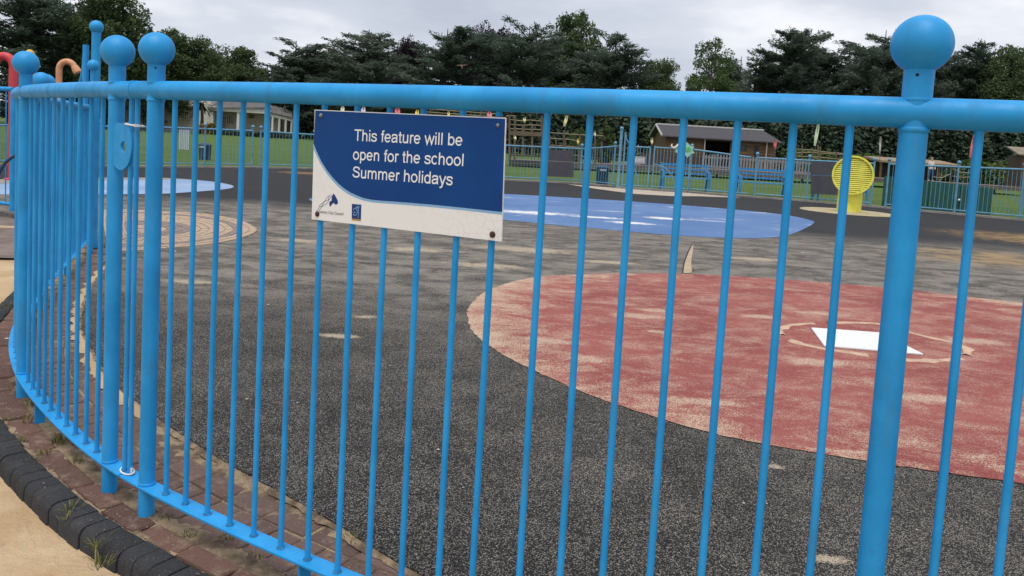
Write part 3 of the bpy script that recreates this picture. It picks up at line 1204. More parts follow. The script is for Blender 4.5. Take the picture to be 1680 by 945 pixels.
# lock plate: rounded steel plate with a hole, welded to the left-hand post
P1, P2 = path(S_P1)[0], path(S_P2)[0]
dv = (P2 - P1).normalized()
nv = Vector((dv.y, -dv.x, 0))
if nv.dot(-P1) < 0:
    nv = -nv
zc = at(213, 240.5, P1.y).z
m = MB()
o_ = []
W, H = 0.142, 0.080
o_ = chk2([(0.022, -H * .80), (0.055, -H), (0.085, -H * 1.0), (0.125, -H * .72), (W, -H * .25), (W * 1.02, H * .25), (W * .94, H * .72), (W * .84, H * .99), (W * .80, H), (0.022, H)])
hc, hr = 0.088, 0.019
N = 32
inn = [(hc + hr * math.cos(2 * PI * i / N), hr * math.sin(2 * PI * i / N)) for i in range(N)]
ouc = []
for i in range(N):
    a = 2 * PI * i / N
    dx, dy = math.cos(a), math.sin(a)
    best = 1e9
    pts = o_ + [o_[0]]
    for (x0, y0), (x1, y1) in zip(pts, pts[1:]):
        ex, ey = x1 - x0, y1 - y0
        den = dx * ey - dy * ex
        if abs(den) < 1e-12:
            continue
        t = ((x0 - hc) * ey - y0 * ex) / den
        u = ((x0 - hc) * dy - y0 * dx) / den
        if t > 0 and -1e-6 <= u <= 1 + 1e-6:
            best = min(best, t)
    ouc.append((hc + dx * best, dy * best))


def LP(u, v, t):
    q = P1 + dv * u + nv * t
    return (q.x, q.y, zc + v)


for t in (0.0095, 0.018):
    for u, v in inn:
        m.v.append(LP(u, v, t))
    for u, v in ouc:
        m.v.append(LP(u, v, t))
for i in range(N):
    j = (i + 1) % N
    m.f += [(i, j, N + j, N + i), (2 * N + i, 3 * N + i, 3 * N + j, 2 * N + j), (i, 2 * N + i, 2 * N + j, j), (N + i, N + j, 3 * N + j, 3 * N + i)]
part('lock_plate', m, BLUE, R_B)
# cable ties
q1, q2 = path(S_P1 - PIT)[0], path(S_P2 + PIT)[0]
cc = (q1 + q2) / 2
dd = (q2 - q1).normalized()
uu = Vector((-dd.y, dd.x, 0))
m = MB()
pts = []
for i in range(25):
    a = 2 * PI * i / 24
    pts.append(cc + dd * (0.036 * math.cos(a)) + uu * (0.016 * math.sin(a)) + Vector((0, 0, ZB + 0.006 + 0.004 * math.sin(a))))
m.tube(pts, 0.0028, 8, False)
m.box((cc.x + dd.x * .028, cc.y + dd.y * .028, ZB + 0.016), (0.006, 0.006, 0.016), 0.4)
tag(part('cable_tie', m, TIE, None, True), 'white cable tie looped round two bars at the bottom rail joint', 'cable tie')
zt = at(205, 204, P1.y).z
m = MB()
hw = (q2 - q1).length / 2
pts = []
for i in range(33):
    a = 2 * PI * i / 32
    ca, sa = math.cos(a), math.sin(a)
    pts.append(cc + dd * ((hw + 0.022) * (abs(ca) ** 0.6) * (1 if ca > 0 else -1)) + uu * (0.017 * (abs(sa) ** 0.6) * (1 if sa > 0 else -1)) + Vector((0, 0, zt - 0.003 * ca)))
m.tube(pts, 0.0030, 8, False)
kp = cc + dd * (hw + 0.020) - uu * 0.014
if uu.dot(-cc) > 0:
    kp = cc + dd * (hw + 0.020) + uu * 0.014
m.box((kp.x, kp.y, zt - 0.001), (0.016, 0.010, 0.009), 0.6)
tag(part('cable_tie', m, TIE, None, True), 'white cable tie strapped across the top of the round lock plate', 'cable tie')

# ------------------------------------------------------------------ notice on the bars
A_, B_ = path(S_P2 - 6.9 * PIT)[0], path(S_P2 - 12.4 * PIT)[0]
su = (B_ - A_).normalized()
sn = Vector((su.y, -su.x, 0))
if sn.dot(-A_) < 0:
    sn = -sn
O_ = A_ + sn * 0.0115


def sg(x, y, lift=0.0):
    """point of the notice's plane seen at a photo pixel, lifted off it towards the viewer side"""
    r = Vector(ray(x, y))
    cpos = Vector((0, 0, EYE))
    t = (O_ - cpos).dot(sn) / r.dot(sn)
    return cpos + r * t + sn * lift


T0 = 0.004
SIGN_W = NB('white_sign_face', 0.4, 0.5)
_cr = SIGN_W.vor(55, 'Distance', 'DISTANCE_TO_EDGE')
_msk = SIGN_W.ramp(SIGN_W.noise(3.5, 3), 0.42, 0.6)
_c = SIGN_W.mix(SIGN_W.math('MULTIPLY', SIGN_W.ramp(_cr, 0.045, 0.0), SIGN_W.math('MULTIPLY', _msk, 0.6)), (0.78, 0.775, 0.77), (0.60, 0.58, 0.55))
_c = SIGN_W.mix(SIGN_W.ramp(SIGN_W.noise(25, 5, .7), 0.5, 0.8, 0, 0.35), _c, (0.64, 0.61, 0.58))
SIGN_W.col(_c)
SIGN_B = NB('navy_sign_print', 0.38, 0.25)
_c = SIGN_B.mix(SIGN_B.ramp(SIGN_B.noise(6, 5), 0.3, 0.7), (0.001, 0.040, 0.185), (0.002, 0.052, 0.22))
_c = SIGN_B.mix(SIGN_B.ramp(SIGN_B.noise(30, 6, .75), 0.62, 0.82, 0, 0.25), _c, (0.08, 0.15, 0.30))
SIGN_B.col(_c)
SIGN_L = simple('light_blue_print', (0.21, 0.42, 0.66), 0.35, 0.06)
SIGN_T = simple('white_print', (0.78, 0.79, 0.80), 0.4, 0.04)
SIGN_D = simple('dark_blue_logo_print', (0.008, 0.035, 0.17), 0.4, 0.05)
SIGN_K = simple('grey_black_print', (0.05, 0.055, 0.07), 0.5, 0.05)
SIGN_G = simple('gold_print', (0.42, 0.24, 0.05), 0.5, 0.1)
corners = [sg(518, 180), sg(513, 359.5), sg(824, 396), sg(831.5, 193.5)]
NOTICE = thing('notice_board', 'blue and white notice saying this feature will be open for the school Summer holidays', 'sign', corners[1])
m = MB()
m.slab(corners, sn, T0)
bo = part('board', m, SIGN_W.m, NOTICE)
edge = [(516, 236), (520.5, 248), (529, 266), (538, 280), (547.6, 292), (557, 302), (566, 309.5), (576, 316), (587, 321), (598, 325.2), (611, 328), (628, 329.6), (648, 331),
        (680, 333.4), (711.6, 336.2), (764.5, 341.5), (825, 348)]
m = MB()
pl = [sg(519.2, 181.4, T0)] + [sg(x + 0.3, y - 0.3, T0) for x, y in edge] + [sg(830.2, 195, T0)]
m.slab(pl, sn, 0.0004)
part('blue_print', m, SIGN_B.m, NOTICE)
m = MB()
lo_ = [(x - 1.0 if i < 9 else x, y + 3.6) for i, (x, y) in enumerate(edge)]
lo_[0] = (515.6, 243)
lo_[-1] = (824.8, 352)
pl = [sg(x, y, T0) for x, y in edge] + [sg(x, y, T0) for x, y in reversed(lo_)]
m.slab(pl, sn, 0.0003)
part('light_blue_stripe', m, SIGN_L, NOTICE)


def text(body, a, b, cap, mat_, name, bold=0.0, lift=None):
    """flat lettering from baseline pixel a to pixel b, cap height in pixels"""
    cu = bpy.data.curves.new(name, 'FONT')
    cu.body = body
    cu.size = 1
    cu.offset = bold
    ob = bpy.data.objects.new(name, cu)
    COL.objects.link(ob)
    bpy.context.view_layer.update()
    me = bpy.data.meshes.new_from_object(ob.evaluated_get(bpy.context.evaluated_depsgraph_get()))
    bpy.data.objects.remove(ob)
    xs = [v.co.x for v in me.vertices]
    x0, x1 = min(xs), max(xs)
    L_ = T0 + (0.0008 if lift is None else lift)
    A, B = sg(*a, L_), sg(*b, L_)
    X = B - A
    upv = sg(a[0], a[1] - cap, L_) - A
    Z = Vector((0, 0, 1)) * upv.length
    capm = 0.73
    for v in me.vertices:
        v.co = A + X * ((v.co.x - x0) / (x1 - x0)) + Z * (v.co.y / capm) - NOTICE.location
    me.materials.clear()
    me.materials.append(mat_)
    o = bpy.data.objects.new(name, me)
    COL.objects.link(o)
    o.parent = NOTICE
    return o


def ell(cx, cy, rx, ry, a0, a1, n=22):
    return [(cx + rx * math.cos(math.radians(a0 + (a1 - a0) * i / n)), cy + ry * math.sin(math.radians(a0 + (a1 - a0) * i / n))) for i in range(n + 1)]


def chk(p, it=2):
    for _ in range(it):
        q = [p[0]]
        for (x0, y0), (x1, y1) in zip(p, p[1:]):
            q += [(x0 * .75 + x1 * .25, y0 * .75 + y1 * .25), (x0 * .25 + x1 * .75, y0 * .25 + y1 * .75)]
        q.append(p[-1])
        p = q
    return p


def arch(x0, x1):
    w_ = x1 - x0
    return chk([(x0, .31), (x0 + .08 * w_, .40), (x0 + .26 * w_, .475), (x0 + .56 * w_, .485), (x0 + .86 * w_, .455), (x1, .37), (x1, .28)]) + [(x1, 0)]


_s = [(.43, .365), (.41, .45), (.31, .478), (.2, .478), (.095, .45), (.075, .365), (.13, .305), (.25, .275), (.38, .24), (.44, .155), (.40, .065), (.29, .038), (.2, .038), (.085, .065), (.045, .16)]
GLYPH = {
    ' ': (.278, []), 'T': (.611, [[(.02, .672), (.59, .672)], [(.305, 0), (.305, .672)]]),
    'S': (.667, [chk([(x * 1.30 + .02, y * 1.37 + .005) for x, y in _s])]),
    'h': (.556, [[(.11, 0), (.11, .716)], arch(.11, .44)]), 'n': (.556, [[(.11, 0), (.11, .519)], arch(.11, .44)]),
    'm': (.833, [[(.11, 0), (.11, .519)], arch(.11, .415), arch(.415, .72)]),
    'i': (.222, [[(.11, 0), (.11, .519)], [(.11, .616), (.11, .716)]]), 'l': (.222, [[(.11, 0), (.11, .716)]]),
    's': (.5, [chk(_s)]), 'o': (.556, [ell(.278, .26, .205, .224, 0, 360, 32)]),
    'c': (.5, [ell(.265, .26, .195, .224, 42, 318)]), 'e': (.556, [[(.075, .262), (.475, .262)], ell(.278, .26, .203, .224, 0, 322)]),
    'a': (.556, [chk([(.075, .355), (.10, .46), (.2, .482), (.32, .48), (.43, .45), (.435, .35)]) + [(.435, .12), (.455, 0)],
                 chk([(.435, .30), (.33, .285), (.20, .27), (.08, .23), (.07, .13), (.10, .05), (.2, .035), (.32, .06), (.42, .13), (.435, .23)])]),
    'f': (.278, [chk([(.275, .668), (.2, .685), (.14, .65), (.14, .56)]) + [(.14, 0)], [(.02, .476), (.26, .476)]]),
    't': (.278, [[(.135, .665), (.135, .2)] + chk([(.135, .17), (.135, .055), (.19, .035), (.265, .043)]), [(.02, .476), (.262, .476)]]),
    'u': (.556, [[(.11, .519), (.11, .24)] + chk([(.11, .22), (.11, .09), (.17, .04), (.26, .036), (.37, .06), (.43, .13), (.44, .22)]), [(.44, 0), (.44, .519)]]),
    'r': (.333, [[(.11, 0), (.11, .519)], chk([(.11, .30), (.13, .41), (.19, .475), (.26, .48), (.335, .455)])]),
    'w': (.722, [[(.03, .519), (.195, .03), (.36, .48), (.525, .03), (.69, .519)]]),
    'b': (.556, [[(.11, 0), (.11, .716)], ell(.29, .26, .19, .224, 0, 360, 30)]),
    'p': (.556, [[(.11, -.2), (.11, .519)], ell(.29, .26, .19, .224, 0, 360, 30)]),
    'd': (.556, [[(.445, 0), (.445, .716)], ell(.265, .26, .19, .224, 0, 360, 30)]),
    'y': (.5, [[(.035, .519), (.25, .02)], [(.465, .519), (.25, .0)] + chk([(.245, -.02), (.20, -.145), (.12, -.17), (.06, -.16)])]),
}


def letters(body, a, b, cap, hw=0.045):
    """sans-serif lettering drawn stroke by stroke on the notice"""
    tot = sum(GLYPH[c][0] for c in body) - 0.07
    A, B = sg(*a, T0 + 0.0007), sg(*b, T0 + 0.0007)
    X = (B - A) / tot
    k_ = (sg(a[0], a[1] - cap, T0) - sg(*a, T0)).length / 0.716
    m_ = MB()
    pen = -0.02
    lift = 0.0
    for ch in body:
        wd_, strokes = GLYPH[ch]
        for st_ in strokes:
            pts = [Vector((x, y)) for x, y in st_]
            closed = (pts[0] - pts[-1]).length < 1e-4
            n = len(pts)
            L_, R_ = [], []
            for i in range(n):
                if closed:
                    t0, t1 = pts[i] - pts[i - 1 if i else n - 2], pts[(i + 1) if i < n - 1 else 1] - pts[i]
                else:
                    t0 = pts[i] - pts[i - 1] if i else pts[1] - pts[0]
                    t1 = pts[i + 1] - pts[i] if i < n - 1 else pts[i] - pts[i - 1]
                t0, t1 = t0.normalized(), t1.normalized()
                t = (t0 + t1)
                t = t.normalized() if t.length > .05 else t1
                nn = Vector((-t.y, t.x))
                f = 1 / max(.35, nn.dot(Vector((-t1.y, t1.x))))
                L_.append(pts[i] + nn * hw * f)
                R_.append(pts[i] - nn * hw * f)
            b0 = len(m_.v)
            for l_, r_ in zip(L_, R_):
                for q in (l_, r_):
                    m_.v.append(A + X * (q.x + pen) + Vector((0, 0, k_ * q.y)) + sn * lift)
            for i in range(n - 1):
                m_.f.append((b0 + 2 * i, b0 + 2 * i + 1, b0 + 2 * i + 3, b0 + 2 * i + 2))
            lift = (lift + 0.00006) % 0.0004
        pen += wd_
    return part('lettering', m_, SIGN_T, NOTICE, fix=False)


letters('This feature will be', (583, 231.0), (759.5, 239.5), 18.8)
letters('open for the school', (580.6, 262.0), (762, 272.6), 18.8)
letters('Summer holidays', (579.6, 291.2), (743.5, 304.2), 18.8)
text('Coventry City Council', (521, 348.6), (565, 353.2), 5.0, SIGN_K, 'lettering', 0.0)


def q5(x, y):
    return (400 + x / 4.2, 260 + y / 4.2)


m = MB()
head = [(627, 240), (640, 262), (655, 290), (655, 312), (640, 318), (625, 305), (612, 318), (602, 333), (596, 315), (598, 298), (612, 290), (615, 262)]
m.slab([sg(*q5(*p), T0) for p in head], sn, 0.0005)
part('emblem', m, SIGN_D, NOTICE)
m = MB()
for ln in ([(606, 248), (578, 270), (562, 300), (532, 318), (521, 352)], [(618, 252), (592, 285), (585, 305), (546, 330), (527, 356)], [(596, 258), (590, 285), (560, 296), (545, 328), (530, 332)]):
    m.tube([sg(*q5(*p), T0 + 0.0002) for p in ln], 0.00055, 5)
part('emblem_lines', m, SIGN_D, NOTICE)
m = MB()
m.slab([sg(*q5(*p), T0) for p in ((752, 312), (817, 318), (814, 419), (751, 413))], sn, 0.0005)
part('badge', m, SIGN_D, NOTICE)
m = MB()
m.slab([sg(*q5(*p), T0) for p in ((751, 414), (814, 420), (814, 431), (751, 425))], sn, 0.0005)
part('badge_strip', m, SIGN_G, NOTICE)
m = MB()
gl = [(762 + 9 - 9 * math.cos(a), 368 - 21 * math.sin(a)) for a in ()]
arc_ = [(775 + 15 * math.cos(t), 368 + 24 * math.sin(t)) for t in [math.radians(v) for v in range(-150, 151, 20)]]
m.tube([sg(*q5(*p), T0 + 0.0006) for p in arc_], 0.0009, 6)
m.tube([sg(*q5(*p), T0 + 0.0006) for p in ((764, 370), (778, 371))], 0.0009, 6)
m.tube([sg(*q5(*p), T0 + 0.0006) for p in ((795, 412), (799, 380), (797, 345))], 0.0008, 6)
for e_ in ((775, 338), (783, 328), (800, 324), (812, 332)):
    m.tube([sg(*q5(*p), T0 + 0.0006) for p in ((797, 345), ((797 + e_[0]) / 2, (345 + e_[1]) / 2 - 5), e_)], 0.0006, 5)
part('badge_emblem', m, SIGN_L, NOTICE)
for (x, y, r, mt) in ((528.5, 189.5, 0.0062, STEEL), (818.5, 206, 0.0052, STEEL), (522.5, 351, 0.0072, RUST), (809.5, 384.5, 0.0078, RUST)):
    c = sg(x, y, T0)
    m = MB()
    m.tube([c, c + sn * 0.002, c + sn * 0.004, c + sn * 0.0055], [r, r, r * 0.75, r * 0.3], 14)
    part('bolt', m, mt, NOTICE, True)

# ------------------------------------------------------------------ white plate with its ring of sand
_b = NB('scuffed_white_sheet', 0.5, 0.4)
_c = _b.mix(_b.ramp(_b.noise(4, 7, .7), 0.5, 0.78, 0, 0.6), (0.72, 0.73, 0.75), (0.52, 0.47, 0.41))
_c = _b.mix(_b.ramp(_b.noise(30, 6, .75, stretch=(1, .2, 1)), 0.60, 0.72, 0, 0.5), _c, (0.42, 0.38, 0.34))
PLATE_M = _b.col(_c)
PL = thing('cover_plate', 'white square plate lying in the middle of the red circle', 'plate', gp(1420, 560, 0.004))
m = MB()
qd = [gp(x, y, 0.019) for x, y in ((1331, 537), (1444, 545), (1515, 580), (1352, 566))]
m.poly(qd, 0.014)
o = part('plate', m, PLATE_M, PL)
bv = o.modifiers.new('bevel', 'BEVEL')
bv.width = 0.004
bv.segments = 2
rnd = random.Random(8)
rg = [(1278, 541), (1300, 532), (1350, 530), (1400, 529), (1445, 531), (1500, 548), (1545, 558), (1583, 566), (1588, 584), (1560, 590), (1510, 592), (1470, 588), (1430, 583), (1385, 577), (1345, 571), (1310, 563), (1285, 551)]
m = MB()
rg3 = resample(smooth_line([gp(x, y, 0.006) for x, y in rg + [rg[0]]]), 0.05)
n = len(rg3)
for i, p in enumerate(rg3):
    t = (rg3[(i + 1) % n] - rg3[i - 1]).normalized()
    nn = Vector((t.y, -t.x, 0))
    wv = 0.02 + 0.035 * abs(math.sin(i * 0.7)) * rnd.random() + 0.012 * rnd.random()
    a, b = p - nn * wv, p + nn * wv * rnd.uniform(0.4, 1.0)
    m.v += [(a.x, a.y, 0.005), (p.x, p.y, 0.014), (b.x, b.y, 0.005)]
for i in range(n):
    j = (i + 1) % n
    if math.sin(i * 0.41) + 0.6 * math.sin(i * 0.93 + 1) < -0.75:
        continue
    for q in range(2):
        m.f.append((3 * i + q, 3 * i + q + 1, 3 * j + q + 1, 3 * j + q))
struct('sand_ring', m, simple('ring_sand', (0.50, 0.34, 0.245), 0.95, 0.25, 12, 0.3), smooth=True)

# ------------------------------------------------------------------ far railings
FBAR = {}
FBALL = MB().ball((0, 0, 0), 0.056, 14, 8).mesh('finial', BLUE_FAR, True)


def ground_line(x):
    for (xa, ya), (xb, yb) in zip(FB, FB[1:]):
        if xa <= x <= xb:
            return ya + (yb - ya) * (x - xa) / (xb - xa)
    return FB[-1][1]


FT = [(-60, 203), (0, 205), (165, 207), (270, 209), (340, 211.5), (414, 214.5), (514, 221), (640, 228.5), (735, 233), (835, 238.7), (951, 244), (1005, 240.5), (1012, 238.5),
      (1130, 244.5), (1229, 258), (1322, 263), (1430, 268), (1452, 268.8), (1565, 273.5), (1672, 277.5), (1790, 284)]


def top_line(x):
    for (xa, ya), (xb, yb) in zip(FT, FT[1:]):
        if xa <= x <= xb:
            return ya + (yb - ya) * (x - xa) / (xb - xa)
    return FT[-1][1]


def far_point(x):
    b = gp(x, ground_line(x))
    b.z = 0.0
    t = at(x, top_line(x), b.y).z
    return b, t


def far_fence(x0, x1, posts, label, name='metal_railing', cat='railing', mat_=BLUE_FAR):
    b0, _ = far_point((x0 + x1) / 2)
    root = thing(name, label, cat, (b0.x, b0.y, 0))
    xs = list(np.linspace(x0, x1, max(2, int((x1 - x0) / 22) + 1)))
    P = [far_point(x) for x in xs]
    m = MB()
    m.tube([(b.x, b.y, t) for b, t in P], 0.026, 8)
    part('top_rail', m, mat_, root, True)
    m = MB()
    m.tube([(b.x, b.y, 0.13) for b, t in P], 0.018, 6)
    part('bottom_rail', m, mat_, root, True)
    for x in posts:
        b, t = far_point(x)
        m = MB()
        m.tube([(b.x, b.y, 0.0), (b.x, b.y, t + 0.09)], 0.03, 8)
        po = part('post', m, mat_, root, True)
        link('finial', FBALL, po, (b.x, b.y, t + 0.13))
    # bars
    L = sum((b[0] - a[0]).length for a, b in zip(P, P[1:]))
    nb = int(L / 0.11)
    me = MB().tube([(0, 0, 0), (0, 0, 1)], 0.0075, 5, False).mesh('bar', mat_)
    for i in range(1, nb):
        x = x0 + (x1 - x0) * i / nb
        if any(abs(x - q) < 2.2 for q in posts):
            continue
        b, t = far_point(x)
        o = link('bar', me, root, (b.x, b.y, 0.13))
        o.scale.z = t - 0.13
    return root


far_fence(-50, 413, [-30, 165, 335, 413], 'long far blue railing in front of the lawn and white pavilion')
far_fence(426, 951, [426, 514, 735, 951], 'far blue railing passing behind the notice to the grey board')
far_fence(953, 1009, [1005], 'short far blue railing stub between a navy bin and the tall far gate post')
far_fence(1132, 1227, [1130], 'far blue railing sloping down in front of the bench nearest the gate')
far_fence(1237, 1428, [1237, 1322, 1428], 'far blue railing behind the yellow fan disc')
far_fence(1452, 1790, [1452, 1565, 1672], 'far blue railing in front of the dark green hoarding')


def gate_post(x, ytop, ybot, D, r, ballr, label, group=None, mat_=BLUE_FAR):
    b = at(x, ybot, D)
    t = at(x, ytop, D)
    root = thing('gate_post', label, 'gate post', (b.x, b.y, 0), group)
    m = MB()
    m.tube([(b.x, b.y, 0), (b.x, b.y, t.z - ballr * 0.8)], r, 16)
    part('post', m, mat_, root, True)
    m = MB()
    m.ball((b.x, b.y, t.z), ballr, 20, 12)
    part('finial', m, mat_, root, True)
    return root


def gate_leaf(p0, p1, H, swoop_at, label, mat_, r=0.022, nb=9, tall=0.4, brace=True):
    root = thing('gate', label, 'gate', (p0.x, p0.y, 0))
    d = p1 - p0
    m = MB()
    n = 10
    top_ = []
    Lh = d.length
    for i in range(41):
        f = i / 40
        u = f if swoop_at == 0 else 1 - f
        z = H
        x = u * Lh
        if x < 0.42:
            z = H + tall * (1 - math.sqrt(max(0, 1 - ((0.42 - x) / 0.42) ** 2)))
        q = p0 + d * f
        top_.append(Vector((q.x, q.y, z)))
    m.tube(top_, r, n)
    part('top_rail', m, mat_, root, True)
    m = MB()
    m.tube([(p0.x, p0.y, 0.13), (p1.x, p1.y, 0.13)], r * 0.8, 8)
    part('bottom_rail', m, mat_, root, True)
    for i, q in enumerate((p0, p1)):
        m = MB()
        zt_ = H + tall + 0.05 if i == swoop_at else H
        m.tube([(q.x, q.y, 0.04), (q.x, q.y, zt_)], r * 1.1, 10)
        part('stile', m, mat_, root, True)
    me = MB().tube([(0, 0, 0), (0, 0, 1)], 0.0085, 6, False).mesh('bar', mat_)
    for i in range(1, nb + 1):
        f = i / (nb + 1)
        q = p0 + d * f
        o = link('bar', me, root, (q.x, q.y, 0.13))
        o.scale.z = H - 0.13
    if brace:
        m = MB()
        q0, q1 = (p0, p1) if swoop_at == 0 else (p1, p0)
        pts = []
        for i in range(13):
            a = PI / 2 * i / 12
            q = q0.lerp(q1, 0.62 * math.sin(a))
            pts.append(Vector((q.x, q.y, 0.13 + 0.62 * (1 - math.cos(a)) if False else 0.75 * math.cos(a) + 0.13)))
        m.tube(pts, r * 0.8, 8)
        part('brace', m, mat_, root, True)
    return root


b, t = far_point(1012)
gate_post(1013.5, 210.5, 309, b.y, 0.05, 0.066, 'tall far blue gate post topped with a ball, beside the gate with the curved top')
pA, pB = gp(1020, 309.6), gp(1062, 312.2)
gate_leaf(pA, pB, 1.42, 0, 'far blue gate leaf with a swooping top next to the tall ball-topped post', BLUE_FAR, 0.024, 7, 0.42)
pA, pB = gp(1069, 312.6), gp(1128, 316)
gate_leaf(pB, pA, 1.44, 1, 'far blue gate leaf carrying the mint green creature-shaped board', BLUE_FAR, 0.022, 10, 0.0)
# EXIT plate on the first leaf
q = gp(1036, 310.6)
q2 = gp(1057, 312)
zc_ = at(1040, 262, q.y).z
m = MB()
m.box(((q.x + q2.x) / 2, (q.y + q2.y) / 2 - 0.03, zc_), (0.34, 0.012, 0.24), math.atan2(q2.y - q.y, q2.x - q.x))
ex = part('exit_plate', m, simple('pale_grey_plate', (0.35, 0.36, 0.4), .5, .1), None)
tag(ex, 'small grey plate with white EXIT letters hung on the far blue gate', 'sign')
cu = bpy.data.curves.new('lettering', 'FONT')
cu.body = 'EXIT'
cu.size = 0.16
cu.extrude = 0.002
ob = bpy.data.objects.new('lettering_src', cu)
COL.objects.link(ob)
bpy.context.view_layer.update()
me = bpy.data.meshes.new_from_object(ob.evaluated_get(bpy.context.evaluated_depsgraph_get()))
bpy.data.objects.remove(ob)
me.materials.clear()
me.materials.append(WHITE)
lt = bpy.data.objects.new('lettering', me)
COL.objects.link(lt)
lt.parent = ex
lt.rotation_euler = (PI / 2, 0, math.atan2(q2.y - q.y, q2.x - q.x))
lt.location = (-0.19, -0.02 - 0.012, 0.06)

# mint creature-like board: scrolled body with fins, kept generic
mc = gp(1112, 315)
mD = mc.y - 0.05
MN = thing('decorative_board', 'mint green scroll-shaped board with a cream curl mounted on the far gate', 'sign', (mc.x, mD, 0))


def flat_board(pxs, D, mat_, parent, name, th=0.03):
    m = MB()
    m.slab([at(x, y, D) for x, y in pxs], Vector((0, 1, 0)), th)
    return part(name, m, mat_, parent)


flat_board([(1108, 240), (1114, 234), (1122, 232), (1128, 234), (1133, 239), (1139, 241), (1136, 246), (1140, 251), (1133, 253), (1128, 259), (1124, 254), (1116, 252), (1108, 250)], mD, MINT, MN, 'board')
flat_board([(1124, 243), (1131, 241), (1134, 246), (1127, 249)], mD - 0.02, simple('leaf_green', (0.12, 0.45, 0.16), .5, .1), MN, 'green_marking', 0.015)
m = MB()
m.tube([at(x, y, mD - 0.01) for x, y in ((1103, 236), (1101.5, 239), (1103, 242), (1107, 242.5), (1111, 239), (1116, 236.5))], [0.02, .03, .036, .036, .036, .03], 8)
part('curl', m, CREAM, MN, True)

# rear gate at the end of the near railing
gp_end = path(S_END)[0]
gD = 8.0
gate_post(152.5, 44, 384, gD, 0.043, 0.066, 'tallest blue gate post with a ball, rising behind the curved near railing', mat_=BLUE)
qa = at(136, 390, 8.05)
qb = at(62, 372, 9.2)
qa.z = qb.z = 0
gate_leaf(qa, qb, 1.55, 0, 'near blue gate leaf hinged at the tall post, mostly hidden by the railing', BLUE, 0.027, 9, 0.45, False)
qc = at(20, 348, 10.3)
qd_ = at(-46, 346, 10.6)
qc.z = qd_.z = 0
gate_leaf(qd_, qc, 1.63, 0, 'blue gate leaf at the left edge of the photo in front of the red pole', BLUE, 0.03, 5, 0.45, False)
b_ = at(148.5, 380, 7.7)
bt = at(148.5, 107, 7.7)
root = thing('fence_post', 'slim blue post with a small ball beside the tall gate post', 'post', (b_.x, b_.y, 0))
m = MB()
m.tube([(b_.x, b_.y, 0), (b_.x, b_.y, bt.z - 0.04)], 0.026, 14)
part('post', m, BLUE, root, True)
m = MB()
m.ball((b_.x, b_.y, bt.z), 0.055, 20, 12)
part('finial', m, BLUE, root, True)
# dark blue curved handrail at the left edge
m = MB()
m.tube(smooth_line([at(x, y, 9.4) for x, y in ((-14, 345), (-10, 310), (-3, 286), (6, 270), (16, 260), (26, 255))]), 0.02, 10)
tag(part('handrail', m, BLUE_DK, None, True), 'curved dark blue handrail at the left edge of the photo', 'handrail')


# ------------------------------------------------------------------ spray canes
def cane(xp, ytop, hook_px, D, r, mat_, label, toward=0.0):
    b = at(xp, 300, D)
    root = thing('spray_pole', label, 'pole', (b.x, b.y, 0), None)
    topz = at(xp, ytop, D).z - r
    R_ = abs(hook_px) * D / FOC / 2
    sgn = 1 if hook_px > 0 else -1
    ca, sa = math.cos(toward), math.sin(toward)
    pts = [Vector((b.x, b.y, 0)), Vector((b.x, b.y, topz - R_ - 0.3)), Vector((b.x, b.y, topz - R_))]
    for i in range(1, 15):
        a = PI * 0.86 * i / 14
        d = R_ - R_ * math.cos(a)
        pts.append(Vector((b.x + sgn * d * ca, b.y - d * sa, topz - R_ + R_ * math.sin(a))))
    m = MB()
    m.tube(pts, r, 16)
    part('pole', m, mat_, root, True)
    e = pts[-1]
    tdir = (pts[-1] - pts[-2]).normalized()
    m = MB()
    m.tube([e - tdir * 0.005, e + tdir * 0.09, e + tdir * 0.16], [r * 1.03, r * 1.35, r * 1.25], 16)
    part('nozzle', m, mat_, root, True)
    m = MB()
    m.lathe((b.x, b.y, 0), [(r * 1.9, 0.0), (r * 1.9, 0.025), (r * 1.1, 0.04)], 18)
    part('base_flange', m, mat_, root, True)


cane(20.5, 86, -31, 15.7, 0.083, CANE_R, 'red hooked spray pole standing at the left edge behind the blue ball post')
cane(51, 82, 20, 17.5, 0.075, CANE_Y, 'golden yellow hooked spray pole peeping out behind a blue ball finial', 1.35)
cane(94.5, 95, 26, 18.5, 0.07, CANE_S, 'salmon orange hooked spray pole rising above the railing')

# ------------------------------------------------------------------ yellow fan disc
yD = 21.4
yb = gp(1392, 348)
ydisc = thing('yellow_fan', 'yellow round louvred disc on a short yellow pedestal', 'water feature', (yb.x, yb.y, 0))
cz = at(1391.5, 286.5, yb.y).z
ry_ = 31.5 * yb.y / FOC
yc = Vector((yb.x - 0.10, yb.y - 0.30, cz))
m = MB()
# pedestal: rounded column narrowing to the top
pr = 0.315
m2 = []
for zi in (0.0, 0.5, cz - ry_ * 0.55):
    for i in range(24):
        a = 2 * PI * i / 24
        m.v.append((yb.x + pr * math.cos(a), yb.y + 0.24 * math.sin(a), zi))
for r in range(2):
    for i in range(24):
        m.f.append((r * 24 + i, r * 24 + (i + 1) % 24, (r + 1) * 24 + (i + 1) % 24, (r + 1) * 24 + i))
m.f.append(tuple(range(48, 72)))
part('pedestal', m, YELLOW, ydisc, True)
_yn = Vector((yc.x, yc.y, 0)).normalized()
_yx = Vector((_yn.y, -_yn.x, 0))


def ydisc_turn(m_):
    """turn the drum about its own centre towards the entrance"""
    o_ = []
    for v in m_.v:
        dx, dy = v[0] - yc.x, v[1] - yc.y
        q = yc + _yx * dx + _yn * dy
        o_.append((q.x, q.y, v[2]))
    m_.v = o_
    return m_


